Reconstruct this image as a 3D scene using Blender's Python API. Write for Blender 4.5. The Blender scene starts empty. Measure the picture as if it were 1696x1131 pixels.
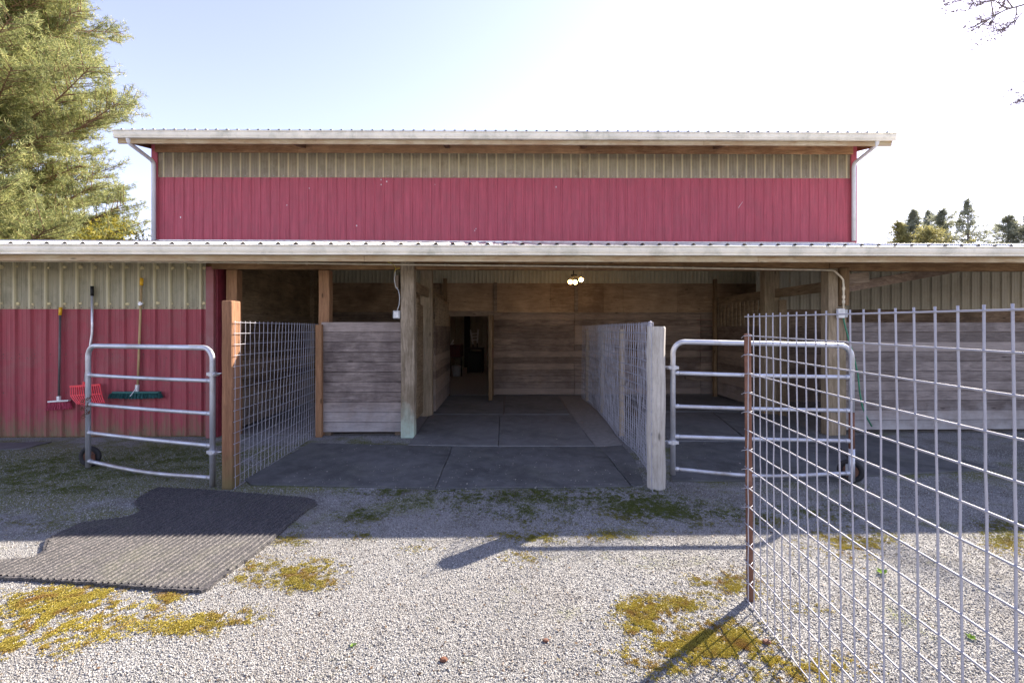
import bpy, math, random
import numpy as np
from mathutils import Vector, Matrix
random.seed(7); RNG = np.random.default_rng(7)
S = bpy.context.scene; COL = S.collection
R = math.radians
# ------------------------------------------------------------------ camera
F = 760.0; HZ = 545.0; CH = 1.5; YAW = 0.0205          # focal length in photo pixels, horizon row, eye height, yaw
SY, CY = math.sin(YAW), math.cos(YAW)
cd = bpy.data.cameras.new('camera'); cam = bpy.data.objects.new('camera', cd); COL.objects.link(cam)
cd.sensor_width = 36; cd.lens = F/1696*36; cd.shift_y = -(565.5-HZ)/1696; cd.clip_start = .05; cd.clip_end = 1500
cam.location = (0, 0, CH); cam.rotation_euler = (R(90), 0, -YAW); S.camera = cam
# ------------------------------------------------------------------ sky, sun, exposure
SUN_AZ = R(52.5); SUN_EL = R(34)                        # azimuth measured from +Y towards +X
w = bpy.data.worlds.new('World'); S.world = w; w.use_nodes = True
nt = w.node_tree; bg = nt.nodes['Background']
sky = nt.nodes.new('ShaderNodeTexSky'); sky.sky_type = 'NISHITA'; sky.sun_disc = False
sky.sun_elevation = SUN_EL; sky.sun_rotation = SUN_AZ; sky.air_density = 1.0; sky.dust_density = 0.3; sky.ozone_density = 1.0
hs = nt.nodes.new('ShaderNodeHueSaturation'); hs.inputs['Saturation'].default_value = .72      # thin high haze pales the blue
tn = nt.nodes.new('ShaderNodeMix'); tn.data_type = 'RGBA'; tn.blend_type = 'MULTIPLY'; tn.inputs[0].default_value = 1; tn.inputs[7].default_value = (.95, .86, 1, 1)
nt.links.new(sky.outputs[0], hs.inputs['Color']); nt.links.new(hs.outputs[0], tn.inputs[6]); nt.links.new(tn.outputs[2], bg.inputs[0]); bg.inputs[1].default_value = 0.072
sd = bpy.data.lights.new('sun', 'SUN'); sd.energy = 3.6; sd.angle = R(.5); sd.color = (1, .885, .74)
sun = bpy.data.objects.new('sun', sd); COL.objects.link(sun)
sv = Vector((math.sin(SUN_AZ)*math.cos(SUN_EL), math.cos(SUN_AZ)*math.cos(SUN_EL), math.sin(SUN_EL)))
sun.rotation_euler = sv.to_track_quat('Z', 'Y').to_euler(); sun.location = (8, 6, 12)
S.view_settings.view_transform = 'Standard'; S.view_settings.look = 'None'; S.view_settings.gamma = 1
S.view_settings.exposure = 2.42
S.cycles.max_bounces = 10; S.cycles.diffuse_bounces = 6; S.cycles.transparent_max_bounces = 12
# ------------------------------------------------------------------ measuring helpers
def at(px, py, V):
    s = (px-848)/F; t = V/(CY - s*SY)
    return Vector((t*(SY+s*CY), V, CH-(py-HZ)/F*t))
def gp(px, py, z=0.0):
    t = (CH-z)*F/(py-HZ); s = (px-848)/F
    return Vector((t*(SY+s*CY), t*(CY-s*SY), z))
# ------------------------------------------------------------------ materials
def nodes(name):
    m = bpy.data.materials.new(name); m.use_nodes = True
    t = m.node_tree; b = t.nodes['Principled BSDF']; return m, t, b
class N:
    def __init__(s, t): s.t = t
    def add(s, typ, **k):
        n = s.t.nodes.new(typ)
        for a, v in k.items(): setattr(n, a, v)
        return n
    def link(s, a, b): s.t.links.new(a, b)
    def coord(s, scale=(1,1,1), rot=(0,0,0), loc=(0,0,0)):
        c = s.add('ShaderNodeTexCoord'); m = s.add('ShaderNodeMapping')
        m.inputs['Scale'].default_value = scale; m.inputs['Rotation'].default_value = rot; m.inputs['Location'].default_value = loc
        s.link(c.outputs['Object'], m.inputs[0]); return m.outputs[0]
    def noise(s, vec, scale, detail=6, rough=.6, dist=0):
        n = s.add('ShaderNodeTexNoise'); n.inputs['Scale'].default_value = scale; n.inputs['Detail'].default_value = detail
        n.inputs['Roughness'].default_value = rough; n.inputs['Distortion'].default_value = dist; s.link(vec, n.inputs['Vector']); return n.outputs['Fac']
    def ramp(s, fac, stops, interp='LINEAR'):
        r = s.add('ShaderNodeValToRGB'); e = r.color_ramp; e.interpolation = interp
        while len(e.elements) < len(stops): e.elements.new(.5)
        for el, (p, c) in zip(e.elements, stops):
            el.position = p; el.color = (c, c, c, 1) if isinstance(c, (int, float)) else (*c, 1)
        s.link(fac, r.inputs[0]); return r.outputs[0]
    def mix(s, fac, a, b, blend='MIX'):
        m = s.add('ShaderNodeMix', data_type='RGBA', blend_type=blend)
        for sock, v in ((m.inputs[0], fac), (m.inputs[6], a), (m.inputs[7], b)):
            if hasattr(v, 'links'): s.link(v, sock)
            elif isinstance(v, (int, float)): sock.default_value = v if sock is m.inputs[0] else (v, v, v, 1)
            else: sock.default_value = (*v, 1)
        return m.outputs[2]
    def math(s, op, a, b=0, clamp=False):
        m = s.add('ShaderNodeMath', operation=op, use_clamp=clamp)
        for sock, v in ((m.inputs[0], a), (m.inputs[1], b)):
            if hasattr(v, 'links'): s.link(v, sock)
            else: sock.default_value = v
        return m.outputs[0]
    def island(s): return s.add('ShaderNodeNewGeometry').outputs['Random Per Island']
    def bump(s, h, strength, dist, bsdf):
        b = s.add('ShaderNodeBump'); b.inputs['Strength'].default_value = strength; b.inputs['Distance'].default_value = dist
        s.link(h, b.inputs['Height']); s.link(b.outputs[0], bsdf.inputs['Normal'])
def sc(c, k): return tuple(x*k for x in c)
def wood(name, light, dark, axis='z', rough=.85, stain=None, stain_amt=.5, isl=.35, low=None):
    m, t, b = nodes(name); n = N(t)
    st = {'x': (2.4, 26, 26), 'y': (26, 2.4, 26), 'z': (26, 26, 2.4)}[axis]
    v = n.coord(st); v1 = n.coord()
    g = n.noise(v, 1.6, 8, .65, .6)
    c = n.ramp(g, [(.3, dark), (.5, sc([(a+d)/2 for a, d in zip(light, dark)], 1)), (.72, light)])
    g2 = n.noise(v, 7, 4, .7)
    c = n.mix(n.ramp(g2, [(.55, 0.), (.72, .55)]), c, sc(dark, .5))
    big = n.noise(v1, 1.7, 5, .65)
    c = n.mix(n.ramp(big, [(.38, 0.), (.68, stain_amt)]), c, stain or sc(dark, .7))
    sm = n.noise(n.coord({'x': (1., 1., 5.5), 'y': (1., 1., 5.5), 'z': (5.5, 5.5, 1.)}[axis], (0,0,0), (4, 2, 1)), 1.9, 7, .72, .8)
    c = n.mix(n.ramp(sm, [(.5, 0.), (.66, stain_amt*.75)]), c, stain or sc(dark, .7))
    c = n.mix(n.ramp(sm, [(.3, .3), (.45, 0.)]), c, sc(light, 1.25))
    vo = n.add('ShaderNodeTexVoronoi'); vo.inputs['Scale'].default_value = 1.0
    kv = n.coord({'x': (2.2, 7, 7), 'y': (7, 2.2, 7), 'z': (7, 7, 2.2)}[axis]); n.link(kv, vo.inputs['Vector'])
    c = n.mix(n.ramp(vo.outputs['Distance'], [(.05, .8), (.11, 0.)]), c, sc(dark, .3))
    i = n.island()
    c = n.mix(n.math('MULTIPLY', n.math('ABSOLUTE', n.math('SUBTRACT', i, .5)), 2*isl), c, n.mix(n.math('GREATER_THAN', i, .5), sc(dark, .6), light))
    if low:      # weathering that climbs from the ground: colour, height
        sep = n.add('ShaderNodeSeparateXYZ'); n.link(v1, sep.inputs[0])
        h = n.math('ADD', n.math('DIVIDE', sep.outputs[2], low[1]), n.math('MULTIPLY', n.noise(v1, 5, 5), .9))
        c = n.mix(n.ramp(h, [(.45, low[2]), (1.15, 0.)]), c, low[0])
    n.link(c, b.inputs['Base Color']); b.inputs['Roughness'].default_value = rough; b.inputs['Specular IOR Level'].default_value = .2
    n.bump(n.math('ADD', g, n.math('MULTIPLY', g2, .5)), .5, .004, b); return m
def metal(name, col, rough=.45, metallic=0., dirt=None, dirt_amt=.4, spec=.5, streak=True, var=.12, low=None):
    m, t, b = nodes(name); n = N(t)
    v = n.coord(); vs = n.coord((9, 9, .5)) if streak else v
    c = n.mix(n.ramp(n.noise(vs, 2.5, 6, .6), [(.3, 0.), (.75, 1.)]), sc(col, 1-var), sc(col, 1+var))
    if dirt: c = n.mix(n.ramp(n.noise(v, 3.2, 8, .7, .4), [(.48, 0.), (.72, dirt_amt)]), c, dirt)
    sp = n.noise(v, 60, 3, .6); c = n.mix(n.ramp(sp, [(.6, 0.), (.75, .25)]), c, sc(col, .55))
    if low:
        sep = n.add('ShaderNodeSeparateXYZ'); n.link(v, sep.inputs[0])
        h = n.math('ADD', n.math('DIVIDE', sep.outputs[2], low[1]), n.math('MULTIPLY', n.noise(n.coord((5, 5, 1.4)), 2.2, 7, .7), 1.3))
        c = n.mix(n.ramp(h, [(.55, low[2]), (1.2, 0.)]), c, low[0])
    n.link(c, b.inputs['Base Color']); b.inputs['Metallic'].default_value = metallic
    b.inputs['Specular IOR Level'].default_value = spec
    n.link(n.ramp(n.noise(v, 6, 5), [(.3, rough*.8), (.7, min(1, rough*1.25))]), b.inputs['Roughness']); return m
def plain(name, col, rough=.6, metallic=0., spec=.4, bumpy=0):
    m, t, b = nodes(name); n = N(t); v = n.coord()
    nn = n.noise(v, 14, 6, .6)
    n.link(n.mix(n.ramp(nn, [(.3, 0.), (.7, 1.)]), sc(col, .78), sc(col, 1.15)), b.inputs['Base Color'])
    b.inputs['Roughness'].default_value = rough; b.inputs['Metallic'].default_value = metallic; b.inputs['Specular IOR Level'].default_value = spec
    if bumpy: n.bump(n.noise(v, 90, 3), bumpy, .003, b)
    return m
def emit(name, col, k):
    m, t, b = nodes(name); b.inputs['Emission Color'].default_value = (*col, 1); b.inputs['Emission Strength'].default_value = k
    b.inputs['Base Color'].default_value = (*col, 1); return m
def fiberglass(name, col, y0, h, trans=.5, clear=.3):
    m, t, b = nodes(name); n = N(t); v = n.coord(); vs = n.coord((14, 14, .8))
    c = n.mix(n.ramp(n.noise(vs, 2, 6, .7), [(.3, 0.), (.7, 1.)]), sc(col, .7), sc(col, 1.15))
    c = n.mix(n.ramp(n.noise(v, 4, 7, .7), [(.5, 0.), (.75, .5)]), c, (.16, .15, .08))
    sp = n.add('ShaderNodeSeparateXYZ'); n.link(v, sp.inputs[0]); rib = n.ramp(n.math('DIVIDE', n.math('SUBTRACT', y0, sp.outputs[1]), h), [(.12, 0.), (.6, 1.)])
    c = n.mix(n.math('MULTIPLY', rib, .75), c, (.84, .77, .50))
    n.link(c, b.inputs['Base Color']); b.inputs['Roughness'].default_value = .45
    tr = n.add('ShaderNodeBsdfTranslucent'); n.link(c, tr.inputs[0])
    tp = n.add('ShaderNodeBsdfTransparent'); tp.inputs[0].default_value = (.8, .78, .62, 1)
    m1 = n.add('ShaderNodeMixShader'); m1.inputs[0].default_value = trans; n.link(b.outputs[0], m1.inputs[1]); n.link(tr.outputs[0], m1.inputs[2])
    lw = n.add('ShaderNodeLayerWeight'); lw.inputs[0].default_value = .35
    f = n.math('MULTIPLY', n.ramp(lw.outputs['Facing'], [(.05, clear), (.75, 0.)]), n.math('SUBTRACT', 1, rib))
    m2 = n.add('ShaderNodeMixShader'); n.link(f, m2.inputs[0]); n.link(m1.outputs[0], m2.inputs[1]); n.link(tp.outputs[0], m2.inputs[2])
    n.link(m2.outputs[0], t.nodes['Material Output'].inputs['Surface']); return m
def leafy(name, a, bcol, trans=.35):
    m, t, b = nodes(name); n = N(t)
    c = n.mix(n.island(), a, bcol); v = n.coord()
    c = n.mix(n.ramp(n.noise(v, .9, 4), [(.35, .0), (.7, .55)]), c, sc(a, .6))
    n.link(c, b.inputs['Base Color']); b.inputs['Roughness'].default_value = .55; b.inputs['Specular IOR Level'].default_value = .3
    tr = n.add('ShaderNodeBsdfTranslucent'); n.link(c, tr.inputs[0])
    mx = n.add('ShaderNodeMixShader'); mx.inputs[0].default_value = trans
    n.link(b.outputs[0], mx.inputs[1]); n.link(tr.outputs[0], mx.inputs[2]); n.link(mx.outputs[0], t.nodes['Material Output'].inputs['Surface']); return m
def ground_mat():
    m, t, b = nodes('gravel_ground'); n = N(t); v = n.coord()
    vo = n.add('ShaderNodeTexVoronoi'); vo.inputs['Scale'].default_value = 165; n.link(v, vo.inputs['Vector'])
    sep = n.add('ShaderNodeSeparateColor'); n.link(vo.outputs['Color'], sep.inputs[0])
    c = n.ramp(sep.outputs[0], [(0., (.14, .14, .14)), (.35, (.25, .25, .247)), (.7, (.34, .342, .338)), (1., (.44, .435, .425))])
    c = n.mix(n.ramp(vo.outputs['Distance'], [(.45, 0.), (.8, .75)]), c, (.075, .07, .068))
    c = n.mix(n.ramp(n.noise(v, .7, 5), [(.4, 0.), (.7, .35)]), c, (.17, .155, .135))
    # damp dark dirt and moss: more of it close to the eave drip line (2 m .. 6 m out)
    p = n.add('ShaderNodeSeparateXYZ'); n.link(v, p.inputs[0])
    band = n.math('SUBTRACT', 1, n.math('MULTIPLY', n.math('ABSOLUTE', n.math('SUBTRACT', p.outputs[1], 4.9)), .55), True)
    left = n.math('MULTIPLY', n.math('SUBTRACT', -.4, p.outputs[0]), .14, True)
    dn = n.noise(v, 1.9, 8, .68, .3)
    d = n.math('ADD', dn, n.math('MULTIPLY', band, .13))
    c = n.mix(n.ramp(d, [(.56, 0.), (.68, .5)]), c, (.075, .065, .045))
    mn = n.math('ADD', n.noise(n.coord((1, 1.3, 1), (0, 0, .4), (3, 1, 0)), 1.5, 9, .72, .5), n.math('MULTIPLY', band, n.math('ADD', .105, n.math('MULTIPLY', left, .55))))
    mm = n.math('MULTIPLY', n.ramp(mn, [(.57, 0.), (.67, 1.)]), n.ramp(n.noise(v, 45, 4, .6), [(.38, .15), (.56, 1.)]))
    c = n.mix(mm, c, n.mix(n.noise(v, 3, 3), (.07, .095, .02), (.17, .17, .03)))
    n.link(c, b.inputs['Base Color']); b.inputs['Roughness'].default_value = .9; b.inputs['Specular IOR Level'].default_value = .25
    h = n.math('ADD', n.math('SUBTRACT', 1, vo.outputs['Distance']), n.math('MULTIPLY', mm, .8))
    n.bump(h, .9, .006, b); return m
def stone_mat():
    m, t, b = nodes('gravel_stone'); n = N(t)
    c = n.ramp(n.island(), [(0., (.095, .096, .098)), (.3, (.22, .222, .222)), (.62, (.33, .332, .33)), (.9, (.44, .435, .42)), (.965, (.55, .535, .51)), (.975, (.17, .12, .085)), (1., (.09, .07, .055))])
    v = n.coord(); c = n.mix(n.ramp(n.noise(v, 1.1, 6, .65), [(.42, 0.), (.68, .55)]), c, (.23, .195, .16)); c = n.mix(n.ramp(n.noise(n.coord((1, 3, 1), (0, 0, .15)), .8, 4, .6), [(.5, 0.), (.7, .3)]), c, (.16, .15, .15))
    n.link(c, b.inputs['Base Color']); b.inputs['Roughness'].default_value = .75; b.inputs['Specular IOR Level'].default_value = .3; return m
def rubber(name, col, ridge=None, dust=.5):
    m, t, b = nodes(name); n = N(t); v = n.coord()
    c = n.mix(n.ramp(n.noise(v, 2.6, 8, .7, .3), [(.35, 0.), (.75, .8)]), col, sc(col, 1.9))
    c = n.mix(n.ramp(n.noise(v, 1.3, 6, .7), [(.52, 0.), (.75, .45)]), c, (.085, .09, .04))
    if ridge:
        vo = n.add('ShaderNodeTexVoronoi'); vo.inputs['Scale'].default_value = 190; n.link(v, vo.inputs['Vector']); sp = n.add('ShaderNodeSeparateColor'); n.link(vo.outputs['Color'], sp.inputs[0])
        c = n.mix(n.ramp(sp.outputs[0], [(.5, 0.), (1., .75)]), c, (.17, .155, .15)); b.inputs['Specular IOR Level'].default_value = .5
    else: c = n.mix(n.ramp(n.noise(v, 5, 8, .75), [(.42, 0.), (.75, dust)]), c, (.20, .20, .20)); c = n.mix(n.ramp(n.noise(n.coord((1, 1, 1), (0,0,0), (5, 3, 0)), .9, 6, .7), [(.4, 0.), (.65, dust*.7)]), c, (.17, .17, .175))
    c = n.mix(n.ramp(n.noise(v, 70, 3, .8), [(.66, 0.), (.72, .7)]), c, (.26, .26, .27))
    n.link(c, b.inputs['Base Color']); b.inputs['Roughness'].default_value = .72; b.inputs['Specular IOR Level'].default_value = .35
    n.bump(n.noise(v, 130, 4, .7), .6, .003, b); return m
def moss_mat():
    m = leafy('moss', (.20, .175, .035), (.60, .48, .08), .25); t = m.node_tree; n = N(t); b = t.nodes['Principled BSDF']
    src = b.inputs['Base Color'].links[0].from_socket; v = n.coord(); p = n.add('ShaderNodeSeparateXYZ'); n.link(v, p.inputs[0])
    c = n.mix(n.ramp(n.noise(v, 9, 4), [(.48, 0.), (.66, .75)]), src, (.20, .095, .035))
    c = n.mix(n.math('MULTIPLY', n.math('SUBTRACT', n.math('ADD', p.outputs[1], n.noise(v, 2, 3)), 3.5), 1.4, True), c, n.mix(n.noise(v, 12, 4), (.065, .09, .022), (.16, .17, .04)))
    n.link(c, b.inputs['Base Color']); n.link(c, [x for x in t.nodes if x.type == 'BSDF_TRANSLUCENT'][0].inputs[0]); return m
SAT = 1
MAT = dict(
 red = metal('red_siding', (.41, .088, .110), .6, dirt=(.30, .09, .10), dirt_amt=.5, spec=.2, var=.2),
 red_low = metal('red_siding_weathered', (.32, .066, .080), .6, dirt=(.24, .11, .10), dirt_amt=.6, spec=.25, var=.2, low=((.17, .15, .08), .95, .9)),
 red_trim = metal('maroon_trim', (.25, .075, .075), .55, dirt=(.3, .2, .2)),
 red_seam = plain('maroon_seam', (.20, .03, .045), .5),
 cream = metal('cream_siding', (.42, .39, .28), .6, dirt=(.25, .2, .12), var=.1),
 tan = metal('tan_siding', (.36, .34, .27), .55, dirt=(.2, .17, .11)),
 fiber = fiberglass('fiberglass', (.68, .60, .43), 3.86-.006, .018, .5, .34),
 fiber_low = fiberglass('fiberglass_yellowed', (.62, .57, .38), -.026, .03, .4, .16),
 roof = metal('roof_sheet', (.62, .62, .60), .35, .55, dirt=(.3, .29, .25), dirt_amt=.6, streak=False),
 gutter = metal('gutter_paint', (.80, .745, .61), .4, dirt=(.33, .33, .24), dirt_amt=.6, streak=False),
 spout = metal('downspout_paint', (.62, .62, .62), .35, dirt=(.4, .4, .38)),
 galv = metal('galvanised_tube', (.50, .52, .57), .42, .5, dirt=(.26, .22, .18), dirt_amt=.7, streak=False, var=.2, low=((.24, .19, .13), .5, .6)),
 wire = metal('galvanised_wire', (.35, .35, .39), .6, .2, streak=False, spec=.25),
 rust = metal('rusty_steel', (.13, .055, .032), .85, dirt=(.30, .17, .12), dirt_amt=.8, streak=False, var=.3),
 brown_rust = metal('rusty_chain', (.13, .05, .025), .85),
 grey_z = wood('weathered_post', (.44, .35, .24), (.20, .15, .10), 'z', stain=(.15, .12, .06), isl=.1),
 green_post = wood('painted_post', (.52, .43, .32), (.19, .155, .11), 'z', stain=(.12, .09, .05), stain_amt=.75, isl=.05, low=((.44, .58, .48), .8, .85)),
 end_post = wood('silvered_post', (.56, .53, .48), (.32, .295, .26), 'z', stain=(.22, .19, .14), stain_amt=.3, isl=.05),
 orange_z = wood('cedar_post', (.42, .235, .125), (.19, .095, .05), 'z', stain=(.2, .12, .06), isl=.1),
 brown_z = wood('brown_post', (.30, .20, .11), (.12, .075, .035), 'z', isl=.15),
 near_post = wood('near_post', (.34, .18, .10), (.14, .07, .04), 'z', stain=(.17, .085, .045), isl=.05, low=((.13, .12, .05), .75, .7)),
 beam = wood('beam', (.46, .30, .15), (.17, .085, .04), 'x', stain=(.10, .05, .025), stain_amt=.7, isl=.25),
 fascia = wood('fascia', (.58, .50, .34), (.36, .27, .15), 'x', stain=(.26, .12, .04), stain_amt=.6, isl=.2),
 soffit = wood('soffit', (.66, .42, .22), (.30, .14, .06), 'x', stain=(.11, .045, .02), stain_amt=.7, isl=.4),
 rafter = wood('rafter', (.30, .17, .085), (.11, .055, .03), 'y', isl=.3),
 plank = wood('partition_planks', (.46, .385, .34), (.15, .12, .105), 'x', stain=(.07, .052, .05), stain_amt=.9, isl=.35, low=((.46, .45, .46), .9, .55)),
 plank_b = wood('partition_planks_grey', (.38, .33, .30), (.14, .115, .105), 'x', stain=(.07, .055, .05), stain_amt=.6, isl=.5, low=((.46, .45, .44), .75, .7)),
 dark_plank = wood('dark_planks', (.38, .285, .21), (.12, .082, .06), 'x', stain=(.05, .035, .028), stain_amt=.7, isl=.4, low=((.27, .235, .215), 1.2, .45)),
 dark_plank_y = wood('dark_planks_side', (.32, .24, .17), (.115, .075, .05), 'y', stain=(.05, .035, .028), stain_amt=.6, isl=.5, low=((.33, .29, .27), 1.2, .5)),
 ply = wood('plywood', (.50, .36, .23), (.25, .165, .095), 'x', stain=(.13, .08, .045), stain_amt=.85, isl=.25),
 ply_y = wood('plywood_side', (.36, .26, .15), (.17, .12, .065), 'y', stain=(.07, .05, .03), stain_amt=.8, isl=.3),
 rail_y = wood('grey_rail', (.36, .27, .17), (.13, .09, .05), 'y', isl=.2),
 rail_x = wood('grey_rail_across', (.36, .29, .22), (.13, .09, .06), 'x', isl=.2),
 rubber_in = rubber('rubber_dusty', (.085, .088, .088), None, .9), rubber = rubber('rubber', (.050, .053, .053), None, .5),
 mat_big = rubber('granulated_rubber', (.026, .026, .029), True),
 slab = plain('stall_floor', (.22, .21, .20), .9, bumpy=.6),
 sand = plain('arena_sand', (.30, .30, .30), .95, bumpy=.8),
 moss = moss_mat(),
 ground = ground_mat(), stone = stone_mat(),
 bark = plain('bark', (.20, .12, .075), .95, bumpy=1), greybark = plain('grey_bark', (.17, .15, .14), .95),
 needles = leafy('pine_needles', (.14, .19, .075), (.60, .58, .23), .45),
 yellow_leaf = leafy('yellow_leaves', (.20, .20, .03), (.42, .34, .05), .45),
 far_leaf = leafy('far_foliage', (.22, .24, .18), (.38, .39, .26), .55),
 far_yellow = leafy('far_yellow_foliage', (.24, .23, .09), (.42, .38, .14), .45),
 bud = leafy('buds', (.13, .10, .12), (.2, .16, .15), .2), weed = leafy('weed_leaf', (.12, .26, .03), (.25, .38, .05), .4),
 chip = plain('chips', (.50, .47, .40), .8), litter = leafy('dead_leaf_bits', (.04, .028, .018), (.15, .085, .04), .1),
 black = plain('black_plastic', (.012, .012, .013), .5), dark = plain('dark_clutter', (.02, .018, .017), .7),
 yellow = plain('yellow_grip', (.75, .42, .02), .45), alu = plain('aluminium', (.62, .64, .68), .35, .5),
 dowel = wood('wooden_handle', (.62, .47, .25), (.42, .29, .14), 'z', isl=.05), grey_handle = plain('grey_handle', (.11, .10, .10), .5),
 white = plain('white_plastic', (.72, .72, .70), .5), pvc = plain('pvc_pipe', (.74, .66, .50), .4), box_grey = plain('box_grey', (.42, .44, .44), .45),
 redplastic = plain('red_plastic', (.75, .045, .06), .4), broomred = plain('red_bristles', (.42, .06, .11), .7), teal = plain('teal_bristles', (.012, .085, .085), .7),
 tealhead = plain('teal_block', (.02, .12, .11), .45), hose = plain('green_hose', (.05, .22, .13), .4), rope = plain('yellow_rope', (.6, .48, .06), .7),
 tyre = plain('tyre_rubber', (.02, .02, .022), .7), redmetal = plain('red_metal', (.10, .018, .014), .5), greentrim = plain('dark_green_trim', (.035, .075, .07), .5),
 bulb = emit('lit_bulb', (1, .56, .17), 9), blob = plain('foam_closure', (.58, .50, .28), .8), screw = plain('screw_head', (.10, .09, .08), .5),
)
# ------------------------------------------------------------------ mesh helpers
class MB:
    def __init__(s): s.v = []; s.f = []; s.p = []
    def add(s, vs, fs):
        o = len(s.v); s.p.append((o, len(s.f))); s.v += [tuple(x) for x in vs]; s.f += [tuple(i+o for i in f) for f in fs]; return s
    def box(s, x0, x1, y0, y1, z0, z1):
        vs = [(x, y, z) for z in (z0, z1) for y in (y0, y1) for x in (x0, x1)]
        return s.add(vs, [(0,2,3,1),(4,5,7,6),(0,1,5,4),(2,6,7,3),(0,4,6,2),(1,3,7,5)])
    def bar(s, a, b, w, h, up=(0,0,1)):          # rectangular bar from a to b
        a = Vector(a); b = Vector(b); d = (b-a).normalized(); u = Vector(up); sd = d.cross(u)
        if sd.length < 1e-4: sd = d.cross(Vector((0,1,0)))
        sd.normalize(); u = sd.cross(d).normalized()
        vs = [p + sd*(i*w/2) + u*(j*h/2) for p in (a, b) for i, j in ((-1,-1),(1,-1),(1,1),(-1,1))]
        return s.add(vs, [(0,3,2,1),(4,5,6,7),(0,1,5,4),(1,2,6,5),(2,3,7,6),(3,0,4,7)])
    def tube(s, pts, r, n=8, cap=True):
        P = [Vector(p) for p in pts]; rr = r if isinstance(r, (list, tuple)) else [r]*len(P)
        T = [(P[min(i+1, len(P)-1)]-P[max(i-1, 0)]).normalized() for i in range(len(P))]
        ref = Vector((0,0,1)) if abs(T[0].z) < .9 else Vector((0,1,0)); vs = []; fs = []
        nrm = T[0].cross(ref).normalized()
        for i, p in enumerate(P):
            nrm = (nrm - T[i]*nrm.dot(T[i])).normalized(); bn = T[i].cross(nrm)
            for k in range(n):
                a = 2*math.pi*k/n; vs.append(p + (nrm*math.cos(a)+bn*math.sin(a))*rr[i])
        for i in range(len(P)-1):
            for k in range(n):
                k2 = (k+1) % n; fs.append((i*n+k, i*n+k2, (i+1)*n+k2, (i+1)*n+k))
        if cap: fs.append(tuple(range(n))[::-1]); fs.append(tuple((len(P)-1)*n+k for k in range(n)))
        return s.add(vs, fs)
    def prism(s, poly, z0, z1):
        n = len(poly); ar = sum(poly[i][0]*poly[(i+1)%n][1]-poly[(i+1)%n][0]*poly[i][1] for i in range(n))
        if ar < 0: poly = poly[::-1]
        vs = [(p[0], p[1], z0) for p in poly]+[(p[0], p[1], z1) for p in poly]
        return s.add(vs, [tuple(range(n))[::-1], tuple(range(n, 2*n))]+[(i, (i+1)%n, n+(i+1)%n, n+i) for i in range(n)])
    def ball(s, c, r, n=8, sq=(1,1,1)):
        vs = [(c[0], c[1], c[2]+r*sq[2])]; fs = []
        for i in range(1, n//2+1):
            th = math.pi*i/(n//2+1)
            for k in range(n): vs.append((c[0]+r*sq[0]*math.sin(th)*math.cos(2*math.pi*k/n), c[1]+r*sq[1]*math.sin(th)*math.sin(2*math.pi*k/n), c[2]+r*sq[2]*math.cos(th)))
        vs.append((c[0], c[1], c[2]-r*sq[2])); L = len(vs)-1; m = n//2
        for k in range(n): fs.append((0, 1+k, 1+(k+1)%n)); fs.append((L, 1+(m-1)*n+(k+1)%n, 1+(m-1)*n+k))
        for i in range(m-1):
            for k in range(n): fs.append((1+i*n+k, 1+(i+1)*n+k, 1+(i+1)*n+(k+1)%n, 1+i*n+(k+1)%n))
        return s.add(vs, fs)
    def build(s, name, mat, parent=None, bevel=0, smooth=False, org=None):
        me = bpy.data.meshes.new(name)
        if parent is not None: o3 = Vector(parent.get('_o', (0,0,0)))
        elif org is not None: o3 = Vector(org)
        else:
            xs = [v[0] for v in s.v]; ys = [v[1] for v in s.v]; o3 = Vector(((min(xs)+max(xs))/2, (min(ys)+max(ys))/2, min(v[2] for v in s.v)))
        me.from_pydata([(v[0]-o3.x, v[1]-o3.y, v[2]-o3.z) for v in s.v], [], s.f); me.update()
        me.materials.append(MAT[mat]); ob = bpy.data.objects.new(name, me); COL.objects.link(ob); ob['_o'] = tuple(o3)
        if parent is not None: ob.parent = parent
        else: ob.location = o3
        if smooth: me.polygons.foreach_set('use_smooth', [True]*len(me.polygons))
        if bevel:
            bm = ob.modifiers.new('bevel', 'BEVEL'); bm.width = bevel; bm.segments = 2; bm.limit_method = 'ANGLE'
        return ob
def each(mb, name, mat, parent, bevel=0, smooth=False, first=0):
    """build every added shape as an object of its own"""
    P = mb.p+[(len(mb.v), len(mb.f))]; out = []
    for (a, fa), (b, fb) in zip(P[first:], P[first+1:]):
        m = MB(); m.v = mb.v[a:b]; m.f = [tuple(i-a for i in f) for f in mb.f[fa:fb]]; out.append(m.build(name, mat, parent, bevel, smooth))
    return out
def second(ob, mb, mat):
    """append small fixings to a part as its second material"""
    import bmesh
    o3 = Vector(ob['_o']); bm = bmesh.new(); bm.from_mesh(ob.data); vs = [bm.verts.new(Vector(v)-o3) for v in mb.v]; ob.data.materials.append(MAT[mat])
    for f in mb.f: q = bm.faces.new([vs[i] for i in f]); q.material_index = len(ob.data.materials)-1
    bm.to_mesh(ob.data); bm.free()
def thing(name, loc, label, cat, group=None):
    o = bpy.data.objects.new(name, None); COL.objects.link(o); o.location = loc; o['_o'] = tuple(loc); o.empty_display_size = .2
    o['label'] = label; o['category'] = cat
    if group: o['group'] = group
    return o
def tag(o, label, cat, group=None):
    o['label'] = label; o['category'] = cat
    if group: o['group'] = group
    return o
def struct(o, kind='structure'): o['kind'] = kind; return o
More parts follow.
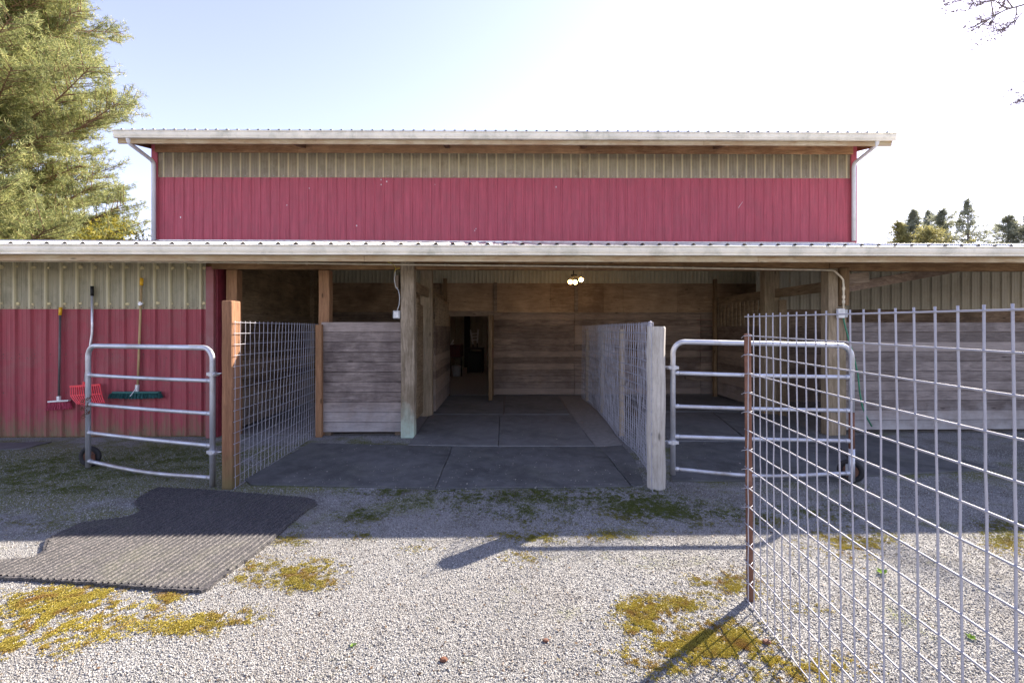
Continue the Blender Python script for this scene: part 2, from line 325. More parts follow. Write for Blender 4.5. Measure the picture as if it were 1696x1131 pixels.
def ribs(u0, u1, pitch, h, base=.055, top=.022, minor=True, phase=0):
    """profile points (u, offset) of a ribbed sheet"""
    pts = [(u0, 0)]; k = math.floor((u0-phase)/pitch)
    while True:
        c = phase+k*pitch
        if c-base/2 > u1: break
        for du, o in ((-base/2, 0), (-top/2, h), (top/2, h), (base/2, 0)):
            if u0 < c+du < u1: pts.append((c+du, o))
        if minor:
            for q in (.36, .64):
                for du, o in ((-.012, 0), (-.004, .003), (.004, .003), (.012, 0)):
                    if u0 < c+q*pitch+du < u1: pts.append((c+q*pitch+du, o))
        k += 1
    pts.append((u1, 0)); return pts
def wall_sheet(mb, u0, u1, V, zb, zt, pitch=.211, h=.02, **k):
    """ribbed wall facing -Y; zb, zt are (left, right) heights"""
    P = ribs(u0, u1, pitch, h, **k); vs = []; n = len(P)
    zf = lambda u, z: z[0]+(z[1]-z[0])*(u-u0)/(u1-u0) if isinstance(z, tuple) else z
    for u, o in P: vs.append((u, V-o, zf(u, zb)))
    for u, o in P: vs.append((u, V-o, zf(u, zt)))
    return mb.add(vs, [(i, i+1, n+i+1, n+i) for i in range(n-1)])
def roof_sheet(mb, u0, u1, V0, z0, V1, z1, pitch=.211, h=.02, th=.0015, **k):
    P = ribs(u0, u1, pitch, h, **k); n = len(P)
    zz = lambda u, z: z[0]+(z[1]-z[0])*(u-u0)/(u1-u0) if isinstance(z, tuple) else z
    for e in (0, -th):
        vs = [(u, V0, zz(u, z0)+o+e) for u, o in P]+[(u, V1, zz(u, z1)+o+e) for u, o in P]
        mb.add(vs, [(i, i+1, n+i+1, n+i) for i in range(n-1)])
    return mb
def boards_x(mb, u0, u1, V, z0, z1, bw=.14, th=.038, gap=.004, holes=(), joints=(), jit=.003):
    z = z0
    while z < z1-.02:
        zt = min(z+bw-gap, z1); j = random.uniform(0, jit); segs = [(u0, u1)]
        for hu0, hu1, hz0, hz1 in holes:
            if z < hz1 and zt > hz0+.02: segs = [q for a, b in segs for q in ((a, min(b, hu0)), (max(a, hu1), b)) if q[1]-q[0] > .01]
        for jt in joints:
            if random.random() < .8: segs = [q for a, b in segs for q in (((a, jt-.0015), (jt+.0015, b)) if a < jt < b else ((a, b),))]
        for a, b in segs: mb.box(a+random.uniform(0, .006), b-random.uniform(0, .006), V-j, V+th-j, z, zt-random.uniform(0, .002))
        z += bw
    return mb
def boards_y(mb, U, V0, V1, z0, z1, bw=.14, th=.038, gap=.004):
    z = z0
    while z < z1-.02:
        j = random.uniform(0, .003); mb.box(U-j, U+th-j, V0, V1, z, min(z+bw-gap, z1)); z += bw
    return mb
def arc(c, r, a0, a1, n, ax, ay): return [Vector(c)+Vector(ax)*r*math.cos(a0+(a1-a0)*i/n)+Vector(ay)*r*math.sin(a0+(a1-a0)*i/n) for i in range(n+1)]
# ================================================================== SETTING
VF = 6.5; VB = 10.36; VE = 5.62; VU = 9.5            # front wall, back wall, lower eave, upper eave (metres from camera)
g = MB(); g.add([(-400,-200,0),(400,-200,0),(400,600,0),(-400,600,0)], [(0,1,2,3)])
struct(g.build('ground', 'ground', org=(0,0,0)))
UL = at(257, 500, VB).x; UR = at(1413, 500, VB).x    # side walls of the tall hall
US1 = at(360, 600, VF).x                             # right end of the red wall
UM = -1.19; URW = at(1385, 600, VF).x                # inner side walls
LW, RW = -11.5, 13.0                                 # lean-to ends
fl = MB(); fl.box(US1+.05, RW, VF+.1, VB-.02, -.1, .004); struct(fl.build('stall_floor', 'slab', org=(0,0,0)))
fl = MB(); fl.box(UL, UR, VB+.06, 26, -.1, .004); struct(fl.build('arena_floor', 'sand', org=(0,0,0)))
# ================================================================== BARN
barn = thing('barn', (0, VF, 0), 'long maroon metal barn with open front stalls and a raised hall under a white gutter', 'barn')
# --- left red wall of the lean-to
zt2 = at(150, 512, VF-.02).z; zeave = 2.34
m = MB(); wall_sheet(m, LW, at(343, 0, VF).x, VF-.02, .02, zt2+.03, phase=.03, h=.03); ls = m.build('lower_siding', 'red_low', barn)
m = MB(); k = math.floor(-7.3/.211)
while k*.211+.06 < at(343, 0, VF).x:
    for zz_ in (.1, .62, 1.15): m.ball((k*.211+.075, VF-.023, zz_), .0065, 6)
    k += 1
second(ls, m, 'screw')
m = MB(); wall_sheet(m, LW, at(343, 0, VF).x, VF-.026, zt2, 2.48, phase=.03, h=.03); fp = m.build('fiberglass_strip', 'fiber_low', barn)
m = MB(); k = math.floor(-7.3/.211)
while k*.211+.03 < at(340, 0, VF).x:
    c = k*.211+.03; k += 1
    for z, s_ in ((zt2+.075, 1.), (2.355, 1.2)):
        m.ball((c+random.uniform(.02, .05), VF-.036, z+random.uniform(-.01, .01)), .026*s_*random.uniform(.6, 1.15), 8, (1.25, .3, .85))
each(m, 'foam_closure', 'blob', fp)
m = MB(); k = math.floor(LW/.1055)
while k*.1055+.08 < at(340, 0, VF).x:
    m.ball((k*.1055+.08, VF-.03, zt2+.02), .006, 6); m.ball((k*.1055+.08, VF-.026, 1.1+.004*math.sin(k)), .005, 6); k += 1
second(fp, m, 'screw')
m = MB(); m.box(LW, US1-.02, VF, VF+.03, 0, .18); m.build('skirt_board', 'brown_z', barn)
a, b_ = at(342, 0, VF-.09).x, at(355, 0, VF-.09).x
m = MB(); m.box(a, b_, VF-.11, VF+.05, 0, 2.36); m.build('corner_trim', 'red_trim', barn, .006)
m = MB(); m.box(b_-.02, b_+.02, VF-.05, VF+.35, 0, 2.36); m.box(b_+.02, b_+.12, VF+.3, VF+.36, 0, 2.36); m.build('corner_return', 'red_seam', barn, .004)
# --- stall side wall on the left (plywood over planks)
US = at(372, 0, VF).x
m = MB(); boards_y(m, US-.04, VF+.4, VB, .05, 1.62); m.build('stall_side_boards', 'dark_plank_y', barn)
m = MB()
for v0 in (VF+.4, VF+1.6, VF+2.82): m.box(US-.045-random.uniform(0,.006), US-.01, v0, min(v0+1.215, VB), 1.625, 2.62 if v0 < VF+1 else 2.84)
each(m, 'stall_side_plywood', 'ply_y', barn)
m = MB(); wall_sheet(m, LW, US-.06, VB-.01, 0, 3.4); m.build('wing_rear_siding', 'tan', barn)
m = MB(); m.box(LW-.03, LW, VF, VB, 0, 2.68); m.build('wing_end_wall', 'red', barn)
m = MB(); m.box(US-.01, US+.03, VF+.4, VB, 1.60, 1.74); m.box(US-.01, US+.08, VB-1.0, VB-.86, .0, 3.0); each(m, 'stall_side_rail', 'rail_y', barn, .004)
# --- posts along the front line
def post(u0, u1, v0, v1, z1, mat, z0=0, name='post', bev=.008):
    m = MB()                       # slightly irregular timber: sections twisted by millimetres
    zs = [z0+(z1-z0)*i/6 for i in range(7)]; vs = []; fs = []
    for i, z in enumerate(zs):
        dx, dy = random.uniform(-.004, .004), random.uniform(-.004, .004)
        vs += [(u0+dx, v0+dy, z), (u1+dx, v0+dy, z), (u1+dx, v1+dy, z), (u0+dx, v1+dy, z)]
        if i: o = 4*(i-1); fs += [(o+k, o+(k+1)%4, o+4+(k+1)%4, o+4+k) for k in range(4)]
    fs += [(3,2,1,0), (24,25,26,27)]
    m.add(vs, fs); return m.build(name, mat, barn, bev)
bz = 2.335
x = at(373, 0, VF).x; post(x, x+.15, VF+.02, VF+.16, bz, 'orange_z')
x = at(526, 0, VF).x; post(x, x+.15, VF+.03, VF+.17, bz, 'orange_z')
x = at(664, 0, VF-.15).x; XA = x; postA = post(x, x+.185, VF-.16, VF+.0, bz+.1, 'green_post')
x = at(697, 0, 7.95).x; post(x, x+.20, 7.9, 8.05, 2.75, 'grey_z')
x = at(1264, 0, 7.95).x; XC = x; post(x, x+.26, 7.9, 8.05, 2.75, 'grey_z')
x = at(1369, 0, VF-.1).x; XD = x; postD = post(x, x+.14, VF-.14, VF+.02, bz+.02, 'grey_z')
post(XD+.143, XD+.27, VF-.18, VF-.03, bz+.02, 'brown_z', 1.83); 
post(XD+.143, XD+.27, VF-.12, VF-.03, 1.82, 'grey_z')
x = at(1288, 0, 7.8).x; post(x, x+.13, 7.75, 7.79, 2.0, 'rail_y')
post(7.9, 8.04, VF, VF+.14, bz, 'brown_z'); post(11.4, 11.54, VF, VF+.14, bz, 'brown_z')
# --- beam, fascia, gutter, roof of the lean-to
m = MB()
for u0, u1, dz in ((US1+.0, -1.2, .0), (-1.2, XD+.02, .0), (XD+.024, RW, .01)): m.box(u0, u1-.004, VF-.13, VF-.09, bz-.012, bz+.16+dz)
each(m, 'header_beam', 'beam', barn, .005)
m = MB(); m.box(US1, RW, VF-.086, VF-.05, bz+.0, bz+.2); m.box(LW, RW, VF+.17, VF+.21, bz+.02, bz+.22); each(m, 'inner_header', 'beam', barn, .004)
zg = lambda u: 2.516+(u+6)*.0012
def eave_board(m, V0, V1, dz0, dz1, L, Rr, f, n=14):
    for i in range(n):
        ua = L+(Rr-L)*i/n; ub = L+(Rr-L)*(i+1)/n-.003
        vs = [(u, v, f(u)+z) for z in (dz0, dz1) for v in (V0, V1) for u in (ua, ub)]
        m.add(vs, [(0,2,3,1),(4,5,7,6),(0,1,5,4),(2,6,7,3),(0,4,6,2),(1,3,7,5)])
m = MB(); eave_board(m, VE+.06, VE+.098, -.19, -.03, LW, RW, zg, 5); m.build('fascia', 'fascia', barn, .003)
def gutter(name, V, L, Rr, f, k=1.0):
    prof = [(.055, .0), (.0, .0), (-.008, -.006), (-.008, -.016), (.008, -.022), (.006, -.032), (.004, -.05), (.010, -.075), (.018, -.09), (.026, -.098), (.012, -.104), (.012, -.118), (.055, -.122)]
    prof = [(a*k, b*k) for a, b in prof]; n = len(prof); m = MB(); vs = []
    us = [L+(Rr-L)*i/30 for i in range(31)]
    for u in us:
        wob = .0015*math.sin(u*3.1)+random.uniform(-.001, .001)
        for dv, dz in prof: vs.append((u, V+dv-.03, f(u)+dz+wob))
    fs = [(i*n+j, i*n+j+1, (i+1)*n+j+1, (i+1)*n+j) for i in range(30) for j in range(n-1)]
    m.add(vs, fs)
    for i, u in enumerate((L, Rr)):
        vs = [(u, V+dv-.03, f(u)+dz) for dv, dz in prof[1:]]+[(u, V+.025, f(u))]; m.add(vs, [tuple(range(len(vs)))])
    return m.build(name, 'gutter', barn)
gutter('lower_gutter', VE, LW, RW, zg)
zr1 = at(800, 402, VB).z
m = MB(); roof_sheet(m, LW-.1, RW+.1, VE-.015, (zg(LW)+.004, zg(RW)+.004), VB+.0, (zr1+.0, zr1+.0), th=.002, h=.024, base=.07, phase=.03); m.build('lower_roof', 'roof', barn)
m = MB()                              # lean-to rafters and purlins under the sheets
sl = (zr1-2.52)/(VB-VE)
for i in range(21):
    u = LW+.2+i*1.22; m.bar((u, VE+.11, 2.52-.09+sl*.11), (u, VB, zr1-.09), .04, .14)
each(m, 'rafter', 'rafter', barn)
m = MB()
for i in range(6):
    v = VE+.5+i*.85; m.box(LW, RW, v, v+.09, 2.52+sl*(v-VE)-.022-.02, 2.52+sl*(v-VE)-.018)
each(m, 'purlin', 'beam', barn)
m = MB(); m.box(UL, UR, VB-.05, VB-.03, zr1-.04, zr1+.03); m.build('roof_flashing', 'roof', barn)
# --- tall hall above
zb = (at(262, 402, VB).z-.02, at(1408, 403, VB).z-.02)
zm = (at(262, 292, VB).z, at(1408, 294, VB).z); zw = (at(262, 252, VB).z+.1, at(1408, 252, VB).z+.1)
u0, u1 = at(262, 0, VB).x, at(1408, 0, VB).x
m = MB(); wall_sheet(m, u0, u1, VB, zb, zm, phase=.07, h=.018, base=.05); us = m.build('upper_siding', 'red', barn)
m = MB(); k = math.ceil((u0-.07)/.211)
while k*.211+.07 < u1:
    for zz_ in (.47, .97): m.ball((k*.211+.10, VB-.004, zb[0]+zz_*(zm[0]-zb[0])), .007, 6)
    k += 1
second(us, m, 'screw')
m = MB(); p1, p2 = at(1229, 335, VB), at(1222, 345, VB); m.bar(Vector((p1.x, VB-.021, p1.z)), Vector((p2.x, VB-.021, p2.z)), .012, .004)
for px, py in ((632,298),(640,301),(632,306),(588,370),(590,374),(869,308),(838,322),(920,310),(787,382),(790,386),(789,379),(720,306),(512,312),(1130,380),(475,340),(300,360)):
    p1 = at(px+random.uniform(-1,1), py, VB); m.ball((p1.x, VB-.002, p1.z), random.uniform(.006, .013), 6, (1, .3, 1.6))
second(us, m, 'white')
m = MB(); wall_sheet(m, u0, u1, VB-.006, tuple(z-.03 for z in zm), zw, phase=.07, h=.018, base=.05); us_ = m.build('fiberglass_strip', 'fiber', barn)
m = MB(); k = 0
while u0+k*.211 < u1-.05:
    uu = u0+k*.211+.02; m.ball((uu, VB-.014, zm[0]+(zm[1]-zm[0])*(uu-u0)/(u1-u0)+.012), .009, 6); k += 1
second(us_, m, 'white')
m = MB()                                # wall girts seen through the strip, as dim bars
m.box(u0, u1, VB+.06, VB+.1, zw[0]-.16, zw[0]-.02); m.box(u0, u1, VB+.02, VB+.05, zm[0]-.1, zm[0]-.005)
for px in (484, 730, 962, 1195, 260, 1405): c = at(px, 0, VB).x; m.box(c-.075, c+.075, VB+.025, VB+.055, 0.3, zw[0]+.05)
each(m, 'wall_stud', 'fascia', barn)
for (a, b2, nm) in ((252, 262.2, 'l'), (1407.8, 1418, 'r')):
    m = MB(); xa, xb = at(a, 0, VB).x, at(b2, 0, VB).x; m.box(xa, xb, VB-.03, VB+.05, 3.38, 5.72); m.build('corner_trim', 'red', barn, .006)
# hall roof, soffit, fascia
zu = lambda u: at(190, 216, VU).z + (at(1484, 221, VU).z-at(190, 216, VU).z)*(u-at(190,0,VU).x)/(at(1484,0,VU).x-at(190,0,VU).x)
EL, ER = at(188, 0, VU).x, at(1484, 0, VU).x
gutter('upper_gutter', VU, EL, ER, zu, 1.25)
RS = .2; VR = 18.0
m = MB(); roof_sheet(m, EL+.02, ER-.02, VU-.02, (zu(EL)+.01, zu(ER)+.01), VR, (zu(EL)+RS*(VR-VU), zu(ER)+RS*(VR-VU)), phase=.07)
roof_sheet(m, EL+.02, ER-.02, VR, (zu(EL)+RS*(VR-VU), zu(ER)+RS*(VR-VU)), 26.5, (zu(EL)+.0, zu(ER)+.0), phase=.07); m.build('upper_roof', 'roof', barn)
m = MB(); eave_board(m, VU+.062, VU+.1, -.24, -.03, EL+.03, ER-.03, zu, 4); m.build('fascia', 'fascia', barn, .003)
m = MB()
for i in range(7):
    v = VU+.1+i*.14; eave_board(m, v, v+.135, RS*(v-VU)-.035, RS*(v-VU)-.015+.0007*i, EL+.05, ER-.05, zu, 6)
m.build('soffit_boards', 'soffit', barn)
m = MB(); eave_board(m, VB-.075, VB-.035, -.10+RS*(VB-VU)-.21, RS*(VB-VU)-.045, u0-.02, u1+.02, zu, 5); m.build('wall_plate', 'soffit', barn, .004)
m = MB()
for px in (490, 738, 970, 1198): c = at(px, 0, VU+.4).x; m.bar((c, VU+.11, zu(c)-.13), (c, VB-.02, zu(c)+RS*(VB-VU)-.14), .10, .12)
each(m, 'outrigger', 'rafter', barn, .004)
m = MB()
for u in (EL+.045, ER-.045): m.bar((u, VU+.05, zu(u)-.10), (u, VR, zu(u)+RS*(VR-VU)-.11), .04, .17); m.bar((u, 26.4, zu(u)-.10), (u, VR, zu(u)+RS*(VR-VU)-.11), .04, .17)
each(m, 'barge_board', 'rafter', barn, .004)
# hall side and rear walls
def side_wall(U, mat, sgn):
    m = MB(); P = ribs(VB+.06, 26, .211, .02, minor=False); n = len(P)
    tz = lambda v: zu(U)-.0+RS*(min(v, VR)-VU)-(RS*max(0, v-VR))
    m.add([(U+sgn*o, v, 0) for v, o in P]+[(U+sgn*o, v, tz(v)) for v, o in P], [(i, i+1, n+i+1, n+i) for i in range(n-1)])
    return m.build('side_siding', mat, barn)
side_wall(UL, 'red', -1); side_wall(UR, 'red', 1)
m = MB(); wall_sheet(m, UL, UR, 26, 0, 2.6); m.build('rear_siding', 'tan', barn)
m = MB(); wall_sheet(m, UL, UR, 26, 2.6, 5.75); m.build('fiberglass_strip', 'fiber', barn)
# --- back wall of the stalls, with the doorway into the hall
D0, D1 = at(745, 0, VB).x, at(815, 0, VB).x; DZ = at(780, 524, VB).z
zc = at(850, 470, VB).z; zp = at(850, 518, VB).z
m = MB(); boards_x(m, US-.02, RW, VB-.02, .03, zp-.0, holes=((D0, D1, -1, DZ),), joints=(-1.25, 1.62, 4.5)); m.build('back_wall_boards', 'dark_plank', barn)
m = MB(); uu = US
for wd in (1.3, 1.2, .02, 1.22, 1.22, 1.22, .45, 1.22, 1.0, 1.22, 1.22, 1.22, 1.22, 1.22):
    if wd > .1: m.box(uu, uu+wd-.004, VB-.024-random.uniform(0, .004), VB+.0, zp+.004, zc+.01)
    uu += wd
m.build('back_wall_plywood', 'ply', barn)
m = MB(); m.box(US, RW, VB-.05, VB-.028, zp-.035, zp+.012); m.box(D0-.14, D1+.05, VB-.055, VB-.024, DZ, DZ+.12)
for px in (822, 955): c = at(px, 0, VB).x; m.box(c-.06, c+.02, VB-.06, VB-.03, zp+.02, zc+.02)
each(m, 'wall_batten', 'rail_x', barn, .003)
m = MB(); wall_sheet(m, US, RW, VB-.01, zc, 3.36, pitch=.088, h=.012, base=.05, top=.02, minor=False); m.build('cream_band', 'cream', barn)
m = MB(); m.box(D0-.1, D0, VB-.07, VB+.08, 0, DZ+.0); m.box(D0-.13, D0-.05, VB-.16, VB-.072, 0, 2.62); m.box(D1, D1+.04, VB-.04, VB+.08, 0, DZ); each(m, 'door_frame', 'brown_z', barn, .003)
# open door seen on its edge
m = MB(); x = at(811, 0, 9.4).x; m.box(x-.02, x+.055, 9.28, VB-.06, .06, DZ-.0); dr = m.build('stall_door', 'brown_z', barn, .004)
m = MB(); m.box(x+.056, x+.075, 9.5, 9.52, .9, 1.1); m.build('door_handle', 'rust', dr)
# --- inner side wall, left (u = UM): planks, slatted top
def inner_side(U, sgn, v0):
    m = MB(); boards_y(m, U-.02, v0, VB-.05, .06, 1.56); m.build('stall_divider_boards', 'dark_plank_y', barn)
    m = MB(); m.bar((U-(.1 if sgn > 0 else 0), VF+.0, 2.12), (U-(.1 if sgn > 0 else 0), VB-.05, 2.12), .045, .15); m.build('stall_divider_rail', 'rail_y', barn, .004)
    m = MB(); v = v0+.1
    while v < VB-.2: m.box(U-.015, U+.01, v, v+.085, 1.5, 2.08); v += .155
    m.build('stall_divider_slats', 'rail_y', barn, .002)
inner_side(UM, 1, 8.06); inner_side(URW-.03, -1, 8.06)
m = MB()
for a, v in ((688, 7.2), (693, 7.5)): x = at(a, 0, v).x; m.box(x, x+.03, v, v+.28, .1, 2.0 if a == 688 else 1.9)
each(m, 'sliding_door', 'rail_y', barn, .004)
x = at(1183, 0, 10.0).x; post(x, x+.07, 10.0, 10.09, 2.6, 'brown_z')
# --- right bay: tan wall behind
zs = 1.9
m = MB(); wall_sheet(m, URW+.4, RW, 9.3, zs, 3.2, h=.022, base=.06, minor=True); m.build('bay_siding', 'tan', barn)
m = MB(); boards_x(m, URW+.05, RW, 9.34, 0, zs+.02); m.build('bay_boards', 'dark_plank', barn)
m = MB(); a = at(1400, 477, VF+.05); b2 = at(1590, 443, VF+.6); m.bar(a, b2, .05, .13); m.build('knee_brace', 'dark_plank', barn, .003)
m = MB(); a = at(1398, 463, VF-.06); b2 = at(1438, 459, VF-.06); m.bar(a, b2, .04, .145); m.build('rail_stub', 'rail_x', barn, .003)
m = MB(); a = at(1135, 626, VB-.1); b2 = at(1215, 632, VB-.1); m.bar(a, b2, .09, .04); m.build('wall_ledge', 'rail_x', barn, .003)
m = MB(); a = at(656, 470, VF-.17); m.box(a.x-.03, a.x+.02, VF-.12, VF-.02, a.z-.06, a.z+.12); m.build('post_block', 'rail_x', barn, .003)
# --- downspouts of the hall
def spout(pts, name='downspout'):
    m = MB(); m.tube(pts, .042, 10); o = m.build(name, 'spout', barn, smooth=True); o.data.polygons.foreach_set('use_smooth', [True]*len(o.data.polygons)); return o
def elbowed(a, b, c, d):
    out = [a]
    for p, q, r_ in ((a, b, c), (b, c, d)):
        p, q, r_ = Vector(p), Vector(q), Vector(r_); e1 = (p-q).normalized()*.09; e2 = (r_-q).normalized()*.09
        out += [q+e1, q+e1*.35+e2*.2, q+e1*.2+e2*.35, q+e2]
    return out+[d]
zlr = lambda v: 2.54+sl*(v-VE)
vd = VB-.09
sp1 = elbowed(at(212, 227, VU+.05), at(212, 236, VU+.05), at(254.5, 268, vd), at(254.5, 399, vd)); spout(sp1)
sp2 = elbowed(at(1453, 230, VU+.05), at(1453, 240, VU+.05), at(1414, 271, vd), at(1414, 399, vd)); spout(sp2)
# ================================================================== PARTITIONS of the open stalls
def partition(name, u0, u1, V, z1, mat, label, n_j=()):
    t = thing(name, ((u0+u1)/2, V, 0), label, 'plank wall')
    m = MB(); boards_x(m, u0, u1, V, .06, z1, joints=n_j); m.build('planks', mat, t, .003)
    m = MB()
    for u in (u0+.03, u1-.12): m.box(u, u+.09, V+.045, V+.13, 0, z1-.02)
    each(m, 'back_stud', 'rail_x', t, .003); return t
partition('plank_partition', at(533, 0, VF).x, XA-.005, VF-.02, at(600, 533, VF).z, 'plank', 'chest high partition of stacked weathered planks left of the green stained post')
rp = partition('plank_partition', XD+.275-.22, RW, VF-.03, at(1600, 532, VF).z, 'plank_b', 'long grey plank partition with white dusty foot behind the right gate', (7.9, 10.4))
m = MB(); xx = at(526.5, 0, VF).x; m.box(xx-.0, xx+.085, VF-.09, VF-.024, .0, 1.56)
tag(m.build('fence_batten', 'orange_z', None, .004), 'reddish batten fixed at the far end of the left wire fence', 'batten')
# ================================================================== WIRE FENCES
def wire_panel(path, lean, step, rows, rh, z0, r, seed, parent, topfn=None, kinks=0):
    """path: list of ground points; vertical wires every `step`, horizontal wires every `rh`"""
    rnd = random.Random(seed); P = [Vector((p[0], p[1], 0)) for p in path]
    L = [0]
    for a, b in zip(P, P[1:]): L.append(L[-1]+(b-a).length)
    def pos(s):
        for i in range(len(P)-1):
            if s <= L[i+1] or i == len(P)-2:
                f = (s-L[i])/(L[i+1]-L[i]); d = (P[i+1]-P[i]).normalized(); return P[i].lerp(P[i+1], f), Vector((d.y, -d.x, 0))
    n = int(L[-1]/step); mb = MB(); kz = {}
    for k in range(n+1):
        for j in range(rows+1): kz[k, j] = rnd.gauss(0, kinks)
    def pt(k, j):
        p, nn = pos(k*step); z = z0+j*rh; tt = j/rows
        q = p + nn*(lean(k*step/L[-1], tt)+kz[k, min(j, rows)])
        return Vector((q.x, q.y, z*(topfn(k*step/L[-1]) if topfn else 1)))
    for k in range(n+1):
        pts = [pt(k, j) for j in range(rows+1)]; d = pts[-1]-pts[-2]; pts.append(pts[-1]+d.normalized()*.015); pts.insert(0, pts[0]-Vector((0,0,.02)))
        mb.tube(pts, r, 6)
    for j in range(rows+1):
        pts = [pt(k, j)+Vector((0, 0, 0)) for k in range(n+1)]
        off = pos(0)[1]*r*1.6; pts = [p+off for p in pts]; pts.insert(0, pts[0]-(pts[1]-pts[0]).normalized()*.03)
        mb.tube(pts, r, 6)
    return mb.build('wire_mesh', 'wire', parent, smooth=True)
# left fence
pa = gp(393, 809); pb = gp(531, 717)
wl = thing('wire_fence', (pa.x, pa.y, 0), 'wire mesh fence running from the orange brown gate post back to the stall', 'wire fence')
wire_panel([pa, pb], lambda s, t: .05*math.sin(math.pi*s)*t-.02, (pb-pa).length/27.02, 15, .1035, .01, .0028, 1, wl, kinks=.0015)
pp = gp(367, 811)
def wood_post(parent, x0, x1, y0, y1, z1, mat, name='post', bev=.01):
    m = MB(); vs = []; fs = []
    for i in range(8):
        z = -.05+(z1+.05)*i/7; dx, dy = random.uniform(-.003, .003), random.uniform(-.003, .003)
        vs += [(x0+dx, y0+dy, z), (x1+dx, y0+dy, z), (x1+dx, y1+dy, z), (x0+dx, y1+dy, z)]
        if i: o = 4*(i-1); fs += [(o+k, o+(k+1)%4, o+4+(k+1)%4, o+4+k) for k in range(4)]
    fs += [(3,2,1,0), (28,29,30,31)]; m.add(vs, fs); return m.build(name, mat, parent, bev)
wood_post(wl, pp.x, pp.x+.095, pp.y, pp.y+.15, at(380, 498, pp.y+.03).z, 'near_post')
# right curved fence
cp = [(1079,815), (1076,800), (1069,775), (1054,752), (1037,736), (1022,722), (1006,700), (990,681), (975,668), (962,659)]
cpts = [gp(*p) for p in cp]
wr = thing('wire_fence', (cpts[0].x, cpts[0].y, 0), 'curved wire mesh fence running deep into the barn from a round topped grey post', 'wire fence')
wire_panel(cpts, lambda s, t: .03*math.sin(9*s)*t, .088, 15, .1035, .01, .0030, 2, wr, kinks=.003)
wire_panel([p+Vector((.05, .04, 0)) for p in cpts[1:]], lambda s, t: .03*math.sin(9*s)*t, .091, 15, .1035, .0, .0030, 9, wr, kinks=.003)
e = gp(1078, 814); ew = .17
m = MB(); vs = []; fs = []
prof = [(-.5,.35),(-.46,.1),(-.3,-.12),(0,-.18),(.3,-.12),(.46,.1),(.5,.35),(.42,.62),(-.42,.62)]; npf = len(prof)
for i in range(9):
    z = -.05+i/8*1.555; dx = .004*math.sin(i*1.7); k = 1.0+.01*math.sin(i*2.3)
    for a, b2 in prof: vs.append((e.x+ew/2+dx+a*ew*k, e.y+.06+b2*ew*k, z))
for i in range(8): fs += [(i*npf+j, i*npf+(j+1)%npf, (i+1)*npf+(j+1)%npf, (i+1)*npf+j) for j in range(npf)]
m.add(vs, fs); base_i = len(m.v)
top = [(e.x+ew/2+a*ew*.93, e.y+.06+b2*ew*.93, 1.525) for a, b2 in prof]; m.add(top, [tuple(range(npf))])
m.add([vs[8*npf+j] for j in range(npf)]+top, [(j, (j+1)%npf, npf+(j+1)%npf, npf+j) for j in range(npf)])
m.build('end_post', 'end_post', wr, .004)
for (px, py) in ((1020, 722), (990, 684), (966, 664)):
    q = gp(px, py); m = MB(); m.box(q.x+.06, q.x+.12, q.y, q.y+.06, -.02, 1.5); m.build('post', 'grey_z', wr, .004)
# front fence close to the camera
f0 = gp(1239, 998); k0 = Vector((1.295*1, 0, 0))
t20 = 1.10; s20 = (1689-848)/F; f20 = Vector((t20*(SY+s20*CY), t20*(CY-s20*SY), 0))
fdir = (f20-f0).normalized(); fl_ = (f20-f0).length; fe = f0+fdir*fl_*1.32
wf = thing('wire_fence', (f0.x, f0.y, 0), 'wire mesh fence panel nearest the camera on a rusty steel stake', 'wire fence')
wire_panel([f0, fe], lambda s, t: .02*math.sin(3*s)*t-.018*(1-t)*0, fl_/20, 15, .1035, .015, .0033, 5, wf, topfn=lambda s: 1-.018*s, kinks=.0009)
m = MB(); q = f0+Vector((.018, .01, 0)); q2 = f0+Vector((-.002, .0, 1.475))
m.bar(q-Vector((0,0,.05)), q2, .034, .005, (0,1,0)); m.bar(q+Vector((.0,.018,-.05)), q2+Vector((0,.018,0)), .005, .034, (0,1,0)); st = m.build('steel_stake', 'rust', wf)
m = MB()
for j in range(1, 15):
    if j in (4, 9): continue
    c = f0.lerp(Vector((q2.x, q2.y, 0)), j/15); z = .015+j*.1035
    m.tube([Vector((c.x+.026, c.y, z)), Vector((c.x+.0, c.y-.03, z+.004)), Vector((c.x-.03, c.y-.012, z-.002)), Vector((c.x-.026, c.y+.018, z-.014))], .0017, 5)
each(m, 'wire_tie', 'wire', st)
